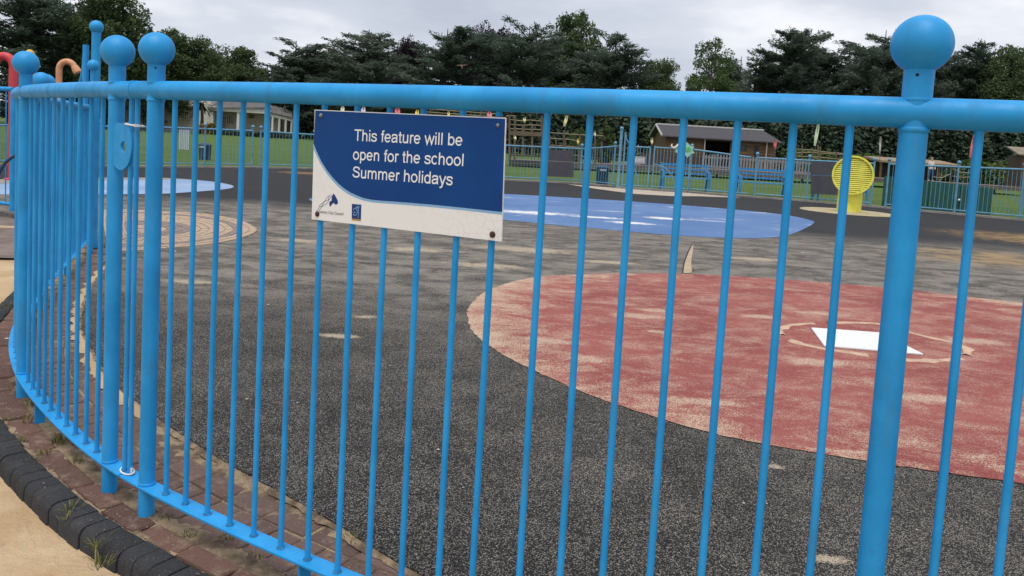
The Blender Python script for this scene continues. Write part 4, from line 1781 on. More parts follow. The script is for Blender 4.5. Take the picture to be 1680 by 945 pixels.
m = MB()
N = 48
for (rr, yy) in ((ry_, -0.06), (ry_ * 0.90, -0.06), (ry_ * 0.90, 0.02), (ry_ * 0.9, 0.06), (ry_, 0.10)):
    for i in range(N):
        a = 2 * PI * i / N
        m.v.append((yc.x + rr * math.cos(a), yc.y + yy, yc.z + rr * math.sin(a)))
for r in ((0, 1), (1, 2), (4, 0)):
    for i in range(N):
        m.f.append((r[0] * N + i, r[0] * N + (i + 1) % N, r[1] * N + (i + 1) % N, r[1] * N + i))
part('rim', ydisc_turn(m), YELLOW, ydisc, True)
m = MB()
m.v = []
for yy in (0.05, 0.12):
    for i in range(N):
        a = 2 * PI * i / N
        m.v.append((yc.x + ry_ * 0.985 * math.cos(a), yc.y + yy, yc.z + ry_ * 0.985 * math.sin(a)))
m.f = [tuple(range(N - 1, -1, -1)), tuple(range(N, 2 * N))] + [(i, (i + 1) % N, N + (i + 1) % N, N + i) for i in range(N)]
part('back_plate', ydisc_turn(m), simple('backing_yellow', (0.74, 0.68, 0.12), 0.6, 0.1), ydisc, False)
ns = 17
for i in range(ns):
    z = yc.z + ry_ * 0.86 * (-1 + 2 * (i + 0.5) / ns)
    hw_ = math.sqrt(max(0.0, (ry_ * 0.9) ** 2 - (z - yc.z) ** 2))
    m = MB()
    dz = ry_ * 0.86 / ns * 0.86
    m.hexa([(yc.x - hw_, yc.y - 0.035, z - dz), (yc.x + hw_, yc.y - 0.035, z - dz), (yc.x + hw_, yc.y + 0.0, z - dz * .6), (yc.x - hw_, yc.y + 0.0, z - dz * .6),
            (yc.x - hw_, yc.y - 0.012, z + dz * .6), (yc.x + hw_, yc.y - 0.012, z + dz * .6), (yc.x + hw_, yc.y + 0.03, z + dz), (yc.x - hw_, yc.y + 0.03, z + dz)])
    part('slat', ydisc_turn(m), YELLOW, ydisc)
m = MB()
pc = gp(1390, 347.5, 0.006)
m.lathe((pc.x, pc.y, 0.003), [(1.2, 0), (1.19, 0.012)], 40)
struct('fan_pad', m, simple('pale_yellow_concrete', (0.40, 0.335, 0.21), 0.9, 0.2, 2, 0.2))


# ------------------------------------------------------------------ benches, bins, boards
def bench(x0, x1, yb_, D, label):
    a, b = at(x0, yb_, D), at(x1, yb_, D)
    W_ = (b - a).length
    c = (a + b) / 2
    rz = math.atan2(b.y - a.y, b.x - a.x)
    root = thing('bench', label, 'bench', (c.x, c.y, 0), 'blue benches behind the far railing')
    ca, sa = math.cos(rz), math.sin(rz)

    def T(u, v, z):
        return (c.x + u * ca - v * sa, c.y + u * sa + v * ca, z)
    for sx in (-1, 1):
        m = MB()
        u = sx * (W_ / 2 - 0.05)
        m.tube([T(u, -0.26, 0), T(u, -0.24, 0.25), T(u, -0.25, 0.46), T(u, -0.2, 0.64), T(u, 0.05, 0.66), T(u, 0.18, 0.64)], 0.038, 8)
        m.tube([T(u, 0.3, 0), T(u, 0.16, 0.3), T(u, 0.18, 0.6), T(u, 0.28, 0.93)], 0.038, 8)
        m.tube([T(u, -0.25, 0.42), T(u, 0.17, 0.40)], 0.03, 8)
        part('end_frame', m, BLUE_BENCH, root, True)
    for i in range(4):
        m = MB()
        m.box(T(0, -0.22 + i * 0.12, 0.445), (W_ - 0.06, 0.085, 0.03), rz)
        part('seat_slat', m, BLUE_BENCH, root)
    for i in range(3):
        m = MB()
        m.box(T(0, 0.17 + i * 0.035, 0.60 + i * 0.14), (W_ - 0.06, 0.03, 0.055 if i < 2 else 0.08), rz)
        part('back_slat', m, BLUE_BENCH, root)
    return root


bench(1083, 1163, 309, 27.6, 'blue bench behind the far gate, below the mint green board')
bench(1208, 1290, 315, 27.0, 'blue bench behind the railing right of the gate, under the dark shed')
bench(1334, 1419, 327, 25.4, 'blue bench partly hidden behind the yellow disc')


def bin_(x, yt, yb_, D, wpx, label):
    b = at(x, yb_, D)
    h = at(x, yt, D).z
    r = wpx / 2 * D / FOC
    root = thing('litter_bin', label, 'bin', (b.x, b.y, 0))
    m = MB()
    m.lathe((b.x, b.y, 0), [(r * .88, 0), (r * .9, 0.05), (r * 0.98, h * 0.82), (r, h * 0.84)], 20)
    part('body', m, NAVY, root, True)
    m = MB()
    m.lathe((b.x, b.y, h * 0.85), [(r * 1.05, 0), (r * 1.05, h * 0.05), (r * 0.85, h * 0.11), (r * 0.4, h * 0.15)], 20)
    part('lid', m, NAVY, root, True)
    m = MB()
    m.box((b.x, b.y - r * 0.97, h * 0.76), (r * 1.0, r * 0.15, h * 0.1))
    part('opening', m, simple('pale_bin_label', (.35, .45, .5), .5, .1), root)


bin_(335.5, 234.5, 272, 30, 20, 'navy litter bin on the lawn behind the left far railing')
bin_(987, 271, 305, 28.6, 21, 'navy litter bin behind the railing, left of the tall gate post')

for (x0, x1, y0, y1, lab) in ((896.5, 941.5, 245.5, 289, 'dark grey board on the far railing left of the navy bin'), (1331, 1376, 265, 318, 'dark grey board on the far railing beside the yellow disc')):
    bA, tA = far_point(x0)
    bB, tB = far_point(x1)
    D0, D1 = bA.y - 0.06, bB.y - 0.06
    sl = (y1 - y0)
    root = thing('back_board', lab, 'board', (bA.x, bA.y, at(x0, y1, D0).z), 'grey boards hung on the far railing')
    f = 0.42
    for k, (fa, fb) in enumerate(((0.0, f - 0.012), (f + 0.012, 1.0))):
        m = MB()
        ya, yb2 = y0 + sl * fa, y0 + sl * fb
        m.slab([at(x0, ya, D0), at(x1, ya + 2.2, D1), at(x1 - 1, yb2 + 2.2, D1), at(x0 - 1, yb2, D0)], Vector((0, 1, 0)), 0.02)
        part('panel', m, PANEL, root)

# dark green hoarding
hA, hB = at(1446, 345, 24.6), at(1625, 354, 23.4)
HO = thing('hoarding', 'dark green solid hoarding behind the far railing on the right', 'hoarding', (hA.x, hA.y, 0))
tz = [at(x, y, D).z for x, y, D in ((1446, 288, 24.6), (1625, 309, 23.4))]
for i in range(7):
    f0, f1 = i / 7 + 0.004, (i + 1) / 7 - 0.004
    a, b = hA.lerp(hB, f0), hA.lerp(hB, f1)
    za, zb_ = tz[0] + (tz[1] - tz[0]) * f0, tz[0] + (tz[1] - tz[0]) * f1
    m = MB()
    m.hexa([(a.x, a.y, 0), (b.x, b.y, 0), (b.x, b.y + .05, 0), (a.x, a.y + .05, 0), (a.x, a.y, za), (b.x, b.y, zb_), (b.x, b.y + .05, zb_), (a.x, a.y + .05, za)])
    part('panel', m, GREENB, HO)
m = MB()
q = at(1573.5, 328, hA.y - 0.3)
m.ball(tuple(at(1573.5, 328, 23.7)), 0.035, 10, 8)
part('knob', m, WHITE, HO, True)

# ------------------------------------------------------------------ timber playground behind the lawn
EDGE_T = [(835, 262, 275), (960, 268, 281), (1060, 272, 284), (1150, 277, 288), (1300, 285, 296), (1440, 292, 302), (1560, 300, 309), (1700, 309, 318)]
ED = 45.0
rootE = thing('timber_edging', 'long low weathered timber deck edge along the back of the lawn', 'deck', tuple(at(1150, 292, ED)))
for i in range(len(EDGE_T) - 1):
    (xa, ta, ba), (xb, tb, bb_) = EDGE_T[i], EDGE_T[i + 1]
    for k in range(2):
        fa, fb = (0, 0.47) if k == 0 else (0.53, 1.0)
        m = MB()
        p = [at(xa, ta + (ba - ta) * fb * .72, ED), at(xb, tb + (bb_ - tb) * fb * .72, ED), at(xb, tb + (bb_ - tb) * fa * .72, ED), at(xa, ta + (ba - ta) * fa * .72, ED)]
        m.slab(p, Vector((0, 1, 0)), 0.08)
        part('board', m, WOOD_GREY, rootE)
m = MB()
pa, pb = at(835, 262, ED), at(1700, 309, ED)
tpts = [at(x, t_, ED) for x, t_, _b in EDGE_T]
for a, b in zip(tpts, tpts[1:]):
    m.add([a + Vector((0, .05, -.004)), b + Vector((0, .05, -.004)), b + Vector((0, 3.5, -.004)), a + Vector((0, 3.5, -.004))], [(0, 1, 2, 3)])
part('deck', m, WOOD_GREY, rootE)
for i in range(24):
    x = 840 + i * 36
    m = MB()
    q = at(x, 0, ED)
    tt = np.interp(x, [e_[0] for e_ in EDGE_T], [e_[1] for e_ in EDGE_T])
    zt_ = at(x, tt, ED).z
    m.box((q.x, ED + 0.25, (zt_ - .2) / 2), (0.12, 0.12, max(zt_ - 0.2, 0.1)))
    part('leg', m, WOOD_DK, rootE)


# paling fence
def paling(x0, x1, ytop0, ytop1, ybot0, ybot1, D, label, mat_, gap=0.16, w_=0.09):
    a, b = at(x0, ybot0, D), at(x1, ybot1, D)
    root = thing('paling_fence', label, 'fence', (a.x, D, a.z))
    nbr = int((b.x - a.x) / gap)
    me = MB().box((0, 0, 0.5), (w_, 0.03, 1)).mesh('paling', mat_)
    for i in range(nbr):
        f = i / nbr
        z0 = a.z + (b.z - a.z) * f
        zt_ = at(x0 + (x1 - x0) * f, ytop0 + (ytop1 - ytop0) * f, D).z
        o = link('paling', me, root, (a.x + (b.x - a.x) * f, D, z0))
        o.scale.z = (zt_ - z0) * rnd.uniform(0.95, 1.03)
    for k in (0.25, 0.8):
        m = MB()
        za = a.z + (at(x0, ytop0, D).z - a.z) * k
        zb2 = b.z + (at(x1, ytop1, D).z - b.z) * k
        m.hexa([(a.x, D + .03, za - .05), (b.x, D + .03, zb2 - .05), (b.x, D + .08, zb2 - .05), (a.x, D + .08, za - .05), (a.x, D + .03, za + .05), (b.x, D + .03, zb2 + .05), (b.x, D + .08, zb2 + .05), (a.x, D + .08, za + .05)])
        part('rail', m, mat_, root)
    return root


paling(1052, 1150, 249, 256, 274, 280, 47, 'dark timber paling fence below the shed gable', WOOD_DK, 0.13, 0.11)
paling(1152, 1330, 252, 262, 279, 291, 46, 'pale grey paling fence in front of the open shed', simple('pale_grey_timber', (0.26, 0.25, 0.26), .8, .2), 0.17, 0.08)
paling(838, 1050, 232, 236, 262, 274, 52, 'thin dark railings behind the rope course', WOOD_DK, 0.22, 0.03)


def posts_ropes(name, label, cat, posts, ropes, D, mat_, r=0.06, boards=()):
    b0 = at(posts[0][0], posts[0][2], D)
    root = thing(name, label, cat, tuple(b0))
    for (x, yt, yb_) in posts:
        a, t = at(x, yb_, D), at(x, yt, D)
        m = MB()
        m.tube([a, t], [r, r * 0.85], 8)
        part('post', m, mat_, root, True)
    for pts in ropes:
        m = MB()
        m.tube([at(x, y, D) for x, y in pts], 0.022, 6)
        part('rope', m, ROPE, root, True)
    for (x0, x1, y0, y1, h) in boards:
        m = MB()
        m.slab([at(x0, y0, D - 0.1), at(x1, y1, D - 0.1), at(x1, y1 + h, D - 0.1), at(x0, y0 + h, D - 0.1)], Vector((0, 1, 0)), 1.6)
        part('deck_board', m, mat_, root)
    return root


posts_ropes('climbing_frame', 'timber climbing tower with rope sides just right of the notice', 'climbing frame',
            [(836, 188, 262), (844.5, 190, 262), (858, 204, 258), (873, 206, 258), (889, 190, 262)],
            [[(836, 196), (850, 198), (870, 197), (889, 199)], [(836, 204), (855, 205.5), (875, 205), (889, 206)], [(836, 211), (860, 212), (889, 213)], [(830, 190), (845, 190)]],
            44, WOOD_PLAY, 0.07, [(836, 889, 214.5, 217, 4.5), (836, 889, 219, 221.5, 2.5)])
posts_ropes('rope_course', 'low rope walkway on timber posts left of the tall gate post', 'rope walk',
            [(902, 222, 262), (912, 228, 260), (925, 214, 262), (927.5, 230, 262), (951, 220, 266), (976, 214, 268), (987, 232, 268)],
            [[(896, 217), (925, 219.5), (951, 221), (976, 222), (990, 223)], [(896, 226), (910, 227.5), (925, 228), (951, 231)], [(902, 238), (930, 240), (951, 242)], [(896, 250), (930, 253), (970, 258)]],
            46, WOOD_PLAY, 0.06)
posts_ropes('rope_course', 'rope bridge on thin poles above the right-hand grey board', 'rope walk',
            [(1306, 244, 268), (1316, 237, 268), (1333, 243, 270), (1342, 238, 270), (1345.5, 240, 270), (1372, 250, 274), (1384, 250, 276)],
            [[(1304, 244.5), (1330, 246), (1345, 248.5), (1384, 252)], [(1296, 251), (1330, 250), (1384, 254)], [(1306, 256), (1345, 258), (1384, 262)]],
            48, WOOD_PLAY, 0.05)
posts_ropes('rope_course', 'sagging rope handrail beside the person on the right deck', 'rope walk',
            [(1523, 268, 302), (1560, 270, 305), (1597, 262, 308), (1640, 262, 310)],
            [[(1530, 290), (1545, 292), (1560, 285)], [(1563, 277), (1578, 283), (1597, 284)], [(1563, 289), (1580, 291), (1597, 290)]],
            47, WOOD_DK, 0.05)
# strings and poles with pennants seen above the notice
posts_ropes('climbing_frame', 'thin timber frame whose top just shows above the notice', 'climbing frame',
            [(690, 172, 262), (706, 172, 262), (736, 173, 262), (760, 176, 262), (790, 178, 262), (815, 182, 262)],
            [[(690, 177), (720, 180), (760, 183), (815, 187)], [(690, 183), (760, 188), (830, 193)]], 47, WOOD_PLAY, 0.04)

# ------------------------------------------------------------------ shed
SD = 52.0


def W3(x, y, D=SD):
    return at(x, y, D)


SH = thing('timber_shed', 'brown timber shed with a grey pitched roof and a wide dark opening', 'shed', (at(1090, 262, SD).x, SD, 0))
xl, xr = at(1091, 250, SD).x, at(1272, 250, SD).x
ez0, ez1 = at(1091, 223, SD).z, at(1272, 229.5, SD).z
ez = (ez0 + ez1) / 2 - 0.05
rz_ = at(1165, 209.0, SD).z - 0.02
dep = 4.4
# front wall in pieces round the opening and windows
ox0, ox1 = at(1157, 240, SD).x, at(1198, 240, SD).x
wx0, wx1 = at(1210, 240, SD).x, at(1226, 240, SD).x
dx0, dx1 = at(1236.5, 240, SD).x, at(1246, 240, SD).x
oz = at(1177, 231.5, SD).z
wz0 = at(1218, 248, SD).z
wz1 = at(1218, 237, SD).z - 0.02


def wall_boards(xa, xb, za, zb_, y0=SD, th=0.06):
    nbd = max(1, int((zb_ - za) / 0.17))
    h = (zb_ - za) / nbd
    for i in range(nbd):
        m = MB()
        zc0, zc1 = za + i * h, za + (i + 1) * h - 0.012
        m.hexa([(xa, y0 - .02, zc0), (xb, y0 - .02, zc0), (xb, y0 + th, zc0), (xa, y0 + th, zc0), (xa, y0 + .004, zc1), (xb, y0 + .004, zc1), (xb, y0 + th, zc1), (xa, y0 + th, zc1)])
        part('board', m, WOOD_BRN, SH)


wall_boards(xl, ox0, 0, ez)
wall_boards(ox1, wx0, 0, ez)
wall_boards(ox0, ox1, oz, ez)
wall_boards(wx0, wx1, 0, wz0)
wall_boards(wx0, wx1, wz1, ez)
wall_boards(wx1, dx0, 0, ez)
wall_boards(dx0, dx1, wz1, ez)
wall_boards(dx1, xr, 0, ez)
for (xa, xb, za, zb_, nm) in ((wx0, wx1, wz0, wz1, 'window'), (dx0, dx1, 0.0, wz1, 'door')):
    m = MB()
    m.box(((xa + xb) / 2, SD + 0.06, (za + zb_) / 2), (xb - xa, 0.03, zb_ - za))
    pn = part(nm, m, GLASS, SH)
    m = MB()
    for q in (xa + .04, xb - .04):
        m.box((q, SD + 0.02, (za + zb_) / 2), (0.07, 0.06, zb_ - za))
    m.box(((xa + xb) / 2, SD + 0.02, zb_ - .04), (xb - xa - .15, 0.06, 0.07))
    part('frame', m, WOOD_DK, pn)
# interior and other walls
m = MB()
m.box(((xl + xr) / 2, SD + dep - 0.05, ez / 2), (xr - xl, 0.08, ez))
part('back_wall', m, WOOD_DK, SH)
# left gable seen from the side: set back and turned
gx = at(1068.5, 225, SD + 3).x - 0.2
m = MB()
yc_ = SD + dep / 2
m.slab([(xl, SD + .01, 0), (xl, SD + dep, 0), (xl, SD + dep, ez), (xl, yc_, rz_ - .06), (xl, SD + .01, ez)], Vector((1, 0, 0)), 0.06)
part('gable', m, WOOD_BRN, SH)
m = MB()
m.slab([(xr, SD + .01, 0), (xr, SD + dep, 0), (xr, SD + dep, ez), (xr, yc_, rz_ - .06), (xr, SD + .01, ez)], Vector((-1, 0, 0)), 0.06)
part('gable', m, WOOD_DK, SH)
m = MB()
ov = 0.3
m.slab([(xl - ov, SD - ov, ez - 0.08), (xr + ov, SD - ov, ez - 0.08), (xr - .2, yc_, rz_), (xl - ov, yc_, rz_)], Vector((0, 0.3, 1)).normalized(), 0.08)
m.slab([(xl - ov, SD + dep + ov, ez - 0.08), (xr + ov, SD + dep + ov, ez - 0.08), (xr - .2, yc_, rz_), (xl - ov, yc_, rz_)], Vector((0, -0.3, 1)).normalized(), 0.08)
part('roof', m, ROOF, SH)
m = MB()
m.tube([(xl - ov, yc_, rz_ + .1), (xr - .2, yc_, rz_ + .1)], 0.07, 6)
m.tube([(xl - ov - .03, SD - ov, ez - 0.02), (xl - ov - .03, yc_, rz_ + .08)], 0.07, 6)
m.tube([(xl - ov - .03, SD + dep + ov, ez - 0.02), (xl - ov - .03, yc_, rz_ + .08)], 0.07, 6)
part('ridge_trim', m, simple('pale_trim', (0.36, 0.35, 0.35), .7, .1), SH)
for x in (1156, 1258):
    m = MB()
    q = at(x, 240, SD - 0.12)
    m.box((q.x, SD - 0.12, ez / 2), (0.07, 0.07, ez))
    part('corner_post', m, simple('pale_post', (.42, .37, .33), .7, .1), SH)

# low shelter and hut on the right
SL = thing('shelter', 'long low brown-roofed shelter behind the person on the right', 'shelter', tuple(at(1500, 300, 60)))
a, b = at(1436, 258, 60), at(1565, 266, 60)
m = MB()
m.hexa([(a.x, 59, a.z - .35), (b.x, 59, b.z - .35), (b.x, 62, b.z - .1), (a.x, 62, a.z - .1), (a.x, 59, a.z - .2), (b.x, 59, b.z - .2), (b.x, 62, b.z + .08), (a.x, 62, a.z + .08)])
part('roof', m, wood_mat('pale_brown_roof', (0.27, 0.2, 0.13), (0.34, 0.26, 0.17)), SL)
m = MB()
m.box(((a.x + b.x) / 2, 61.9, b.z / 2 - .2), (b.x - a.x - .2, 0.1, b.z - .2))
part('back_wall', m, WOOD_DK, SL)
for f in (0.02, 0.25, 0.5, 0.75, 0.98):
    m = MB()
    q = a.lerp(b, f)
    m.box((q.x, 59.2, q.z / 2 - .2), (0.12, 0.12, q.z - .35))
    part('post', m, WOOD_BRN, SL)
HT = thing('wooden_hut', 'small wooden hut with a pale shingled roof at the right edge', 'hut', (at(1680, 300, 58).x, 58, 0))
a = at(1662, 252, 58)
m = MB()
zt_ = at(1664, 240, 58).z
m.hexa([(a.x - .1, 57.2, a.z - .1), (a.x + 3.2, 57.2, a.z - .1), (a.x + 3.2, 59, zt_ - .08), (a.x + .1, 59, zt_ - .08), (a.x - .1, 57.2, a.z), (a.x + 3.2, 57.2, a.z), (a.x + 3.2, 59, zt_), (a.x + .1, 59, zt_)])
part('roof', m, wood_mat('shingle_roof', (0.22, 0.19, 0.14), (0.33, 0.28, 0.21)), HT)
m = MB()
m.box((a.x + 1.7, 58.2, a.z / 2 - .1), (2.8, 1.6, a.z - .1))
part('wall', m, WOOD_DK, HT)


# ------------------------------------------------------------------ feather flags and pennants
def flag(x, ytop, ybot, ypole, wpx, D, c, label, lean=0.0):
    b = at(x - lean * 0.4, ypole, D)
    root = thing('flag', label, 'flag', tuple(b), 'coloured flags in the adventure playground')
    t = at(x + lean * 0.5, ytop, D)
    m = MB()
    pole = [b, at(x - lean * .2, (ytop + ypole) / 2, D), t]
    m.tube(pole, 0.018, 6)
    part('pole', m, WOOD_GREY, root, True)
    m = MB()
    n = 10
    L_, R_ = [], []
    for i in range(n + 1):
        f = i / n
        y = ytop + (ybot - ytop) * f
        xx = x + lean * (0.5 - f)
        wv = wpx * (0.35 + 0.65 * math.sin(PI * min(f * 0.75 + 0.15, 1)))
        L_.append(at(xx - wv / 2, y, D + 0.03 * math.sin(f * 7)))
        R_.append(at(xx + wv / 2, y + wpx * .1, D + 0.05 * math.sin(f * 5 + 1)))
    for i in range(n):
        m.add([L_[i], R_[i], R_[i + 1], L_[i + 1]], [(0, 1, 2, 3)])
    o = part('cloth', m, simple('flag_cloth', c, 0.8, 0.08), root, fix=False)
    sd = o.modifiers.new('thickness', 'SOLIDIFY')
    sd.thickness = 0.012


flag(928, 189, 207, 240, 5, 46, (0.70, 0.64, 0.36), 'pale yellow feather flag above the left grey board', 5)
flag(1339.5, 204, 239, 262, 5.5, 50, (0.55, 0.66, 0.45), 'pale green feather flag over the rope bridge', 6)
flag(1595, 221, 258, 275, 5.5, 48, (0.62, 0.16, 0.17), 'red feather flag by the right-hand hedge', 7)
flag(1444, 224, 252, 270, 3, 52, (0.50, 0.46, 0.44), 'slim off-white feather flag right of the yellow disc', 1)
flag(1271.5, 229, 245, 262, 5, 50, (0.50, 0.13, 0.13), 'dull red flag at the right corner of the shed', 0)
flag(860.5, 192, 201, 218, 4, 43, (0.68, 0.62, 0.30), 'small yellow pennant on the climbing tower', 0)
flag(845, 222, 230, 258, 4, 43, (0.70, 0.62, 0.35), 'small yellow pennant below the climbing tower deck', -2)
flag(948, 227, 237, 262, 3, 45, (0.72, 0.60, 0.15), 'small yellow pennant beside the first young tree', 0)
flag(976, 216, 224, 262, 3.5, 45, (0.55, 0.55, 0.48), 'tiny off-white pennant between the two young trees', 0)
flag(1069.5, 227, 237, 262, 4, 50, (0.72, 0.62, 0.30), 'small pale yellow flag beside the shed gable', 0)
flag(562, 174, 186, 262, 6, 46, (0.70, 0.68, 0.55), 'cream flag just showing above the notice, nearest its left corner', 1)
flag(596, 175, 188, 262, 7, 46, (0.55, 0.52, 0.66), 'lilac flag just showing above the notice', 1)
flag(652, 177, 190, 262, 9, 46, (0.62, 0.15, 0.20), 'crimson flag just showing above the middle of the notice', 0)
flag(684, 180, 192, 262, 6, 46, (0.72, 0.62, 0.15), 'yellow flag just showing above the middle of the notice', 2)
flag(736, 182, 194, 262, 4, 46, (0.72, 0.62, 0.20), 'small yellow flag just showing right of the middle of the notice', 0)
flag(803, 183, 195, 262, 8, 46, (0.62, 0.22, 0.28), 'pink flag just showing above the right end of the notice', 0)
flag(1497, 232, 262, 275, 2.5, 50, (0.55, 0.5, 0.48), 'thin pale flag half hidden by the big near post', 2)


# ------------------------------------------------------------------ person on the deck
def skin_body(name, verts, edges, radii, mat_, parent):
    me = bpy.data.meshes.new(name)
    me.from_pydata(verts, edges, [])
    o = bpy.data.objects.new(name, me)
    COL.objects.link(o)
    o.parent = parent
    sk = o.modifiers.new('skin', 'SKIN')
    for i, r in enumerate(radii):
        me.skin_vertices[0].data[i].radius = (r, r * 0.85)
    me.skin_vertices[0].data[0].use_root = True
    sk.use_smooth_shade = True
    su_ = o.modifiers.new('sub', 'SUBSURF')
    su_.levels = su_.render_levels = 1
    me.materials.append(mat_)
    return o


pD = 46.2
fb = at(1526, 297, pD)
PE = thing('person', 'person in pale top and blue jeans standing behind the dark green hoarding', 'person', tuple(fb))
hgt = at(1526, 258.5, pD).z - fb.z
K = hgt / 1.70
bm_ = NB('clothed_body', 0.8, 0.2)
tcn = bm_.n('ShaderNodeTexCoord')
sx_ = bm_.n('ShaderNodeSeparateXYZ')
bm_.l(tcn.outputs['Object'], sx_.inputs[0])
zz = bm_.math('DIVIDE', sx_.outputs[2], K)
c = bm_.mix(bm_.ramp(zz, 0.075, 0.085), (0.7, 0.7, 0.7), (0.05, 0.11, 0.22))
c = bm_.mix(bm_.ramp(zz, 0.86, 0.88), c, (0.62, 0.56, 0.54))
c = bm_.mix(bm_.ramp(zz, 1.42, 1.44), c, (0.50, 0.30, 0.22))
bm_.col(c)
V = [(0, 0, .92), (0, 0, 1.12), (0, 0, 1.34), (0, 0, 1.45), (0, -.01, 1.52), (0, -.015, 1.63),
     (-.09, 0, .86), (-.11, -.01, .48), (-.13, .02, .08), (-.14, -.13, .035),
     (.09, 0, .86), (.12, -.03, .48), (.14, .02, .08), (.15, -.13, .035),
     (-.18, 0, 1.36), (-.24, .02, 1.10), (-.22, -.12, .90), (-.215, -.17, .83),
     (.18, 0, 1.36), (.25, .02, 1.10), (.22, -.1, .88), (.215, -.14, .81)]
E_ = [(0, 1), (1, 2), (2, 3), (3, 4), (4, 5), (0, 6), (6, 7), (7, 8), (8, 9), (0, 10), (10, 11), (11, 12), (12, 13), (2, 14), (14, 15), (15, 16), (16, 17), (2, 18), (18, 19), (19, 20), (20, 21)]
Rr = [.15, .135, .15, .055, .085, .085, .09, .062, .042, .035, .09, .062, .042, .035, .06, .045, .035, .03, .06, .045, .035, .03]
skin_body('body', [tuple(np.array(v) * K) for v in V], E_, [r * K for r in Rr], bm_.m, PE)
m = MB()
hp = fb + Vector((0, .012 * K, 1.61 * K))
m.ball(tuple(hp + Vector((0, 0.012, 0.025))), .098 * K, 12, 8, 1.0)
part('hair', m, simple('light_brown_hair', (.28, .19, .12), .8, .2), PE, True)

# bird
bp = at(757.5, 108.5, 55)
BD = thing('bird', 'pale gull gliding with raised wings in front of the cedars above the notice', 'bird', tuple(bp))
m = MB()
u = 55 / FOC
m.tube([bp + Vector((0.5 * u, 0.1, 4.2 * -u)), bp + Vector((.3 * u, 0, -1.5 * u)), bp + Vector((0, -.05, 0.6 * u)), bp + Vector((-.4 * u, -.1, 2.2 * u))], [0.02, 0.055, 0.06, 0.025], 8)
part('body', m, simple('pinkish_feathers', (.42, .26, .22), .8, .15), BD, True)
for sx in (-1, 1):
    m = MB()
    W_ = [(0, 0.8), (3.5, 2.2), (6.5, 1.6), (10.5, -.2)] if sx < 0 else [(0, .8), (3.5, 2.6), (6.5, 2.6), (10.5, 3.4)]
    th_ = [1.8, 1.5, 1.0, .15]
    hi_ = [bp + Vector((sx * x * u, 0, z * u)) for x, z in W_]
    lo2 = [bp + Vector((sx * x * u, 0.02, (z - t_) * u)) for (x, z), t_ in zip(W_, th_)]
    for i in range(3):
        a, b, c_, d_ = hi_[i], hi_[i + 1], lo2[i + 1], lo2[i]
        off_ = Vector((0, 0.025, 0))
        m.hexa([a, b, c_, d_, a + off_, b + off_, c_ + off_, d_ + off_])
    part('wing', m, simple('pale_wing', (.45, .30, .26), .8, .15), BD)

# ------------------------------------------------------------------ white pavilion
BDp = 116.0
BL = thing('pavilion', 'long cream and white pavilion with columns beyond the lawn on the left', 'building', (at(360, 220, BDp).x, BDp, 0))


def bx(name, x0, x1, y0, y1, D, depth, mat_, parent=BL):
    a, b = at(x0, y1, D), at(x1, y0, D)
    zlo = max(at((x0 + x1) / 2, y1, D).z, 0)
    zhi = at((x0 + x1) / 2, y0, D).z
    m = MB()
    m.hexa([(a.x, D, zlo), (b.x, D, zlo), (b.x, D + depth, zlo), (a.x, D + depth, zlo), (a.x, D, zhi), (b.x, D, zhi), (b.x, D + depth, zhi), (a.x, D + depth, zhi)])
    return part(name, m, mat_, parent)


bx('wall', 170, 343, 171, 222, BDp + 3, 8, RENDER_P)
bx('frieze', 166, 328, 158, 170.5, BDp + 2.4, 9, RENDER_W)
bx('wall', 326, 346, 150, 222, BDp + 0.5, 8, RENDER_W)
bx('wall', 346, 440, 184.5, 222, BDp + 4, 6, RENDER)
bx('wall', 440, 470, 189, 222, BDp + 4.2, 6, RENDER)
bx('beam', 342, 444, 177, 184, BDp, 1.0, RENDER_W)
for (x0, x1) in ((344, 349.5), (387.5, 393), (433, 437.5)):
    bx('column', x0, x1, 183.5, 222, BDp + 0.15, 0.5, RENDER_W)
# roof of the centre block
m = MB()
p = [at(340, 178, BDp - .3), at(446, 178, BDp - .3), at(440, 166, BDp + 6), at(344, 163, BDp + 6)]
m.slab(p, Vector((0, .3, 1)).normalized(), 0.2)
part('roof', m, SLATE, BL)
# curved right wing
wing = [(444, 186.5, 191, 222, 0), (452, 188, 193, 222, .6), (461, 190, 195, 222, 1.4), (470, 192.5, 197, 222, 2.4), (480, 195, 200, 222, 3.8)]
for (a, b) in zip(wing, wing[1:]):
    m = MB()
    Da, Db = BDp + a[4], BDp + b[4]
    p = [at(a[0], a[1], Da), at(b[0], b[1], Db), at(b[0], b[2], Db), at(a[0], a[2], Da)]
    m.slab(p, Vector((0, 1, 0)), 0.9)
    part('beam', m, RENDER_W, BL)
    m = MB()
    p = [at(a[0], a[1] - .5, Da - .3), at(b[0], b[1] - .5, Db - .3), at(b[0] - 2, b[1] - 12, Db + 5), at(a[0] - 2, a[1] - 13, Da + 5)]
    m.slab(p, Vector((0, .3, 1)).normalized(), 0.15)
    part('roof', m, SLATE, BL)
for (x, yt, D_) in ((446.5, 190, BDp), (457.5, 193, BDp + .9), (468, 195.5, BDp + 2), (477.5, 198, BDp + 3.4)):
    bx('column', x - 1.8, x + 1.8, yt, 222, D_ + .2, 0.35, RENDER_W)
bx('doorway', 460, 482, 196, 222, BDp + 4.0, 0.1, GLASS)
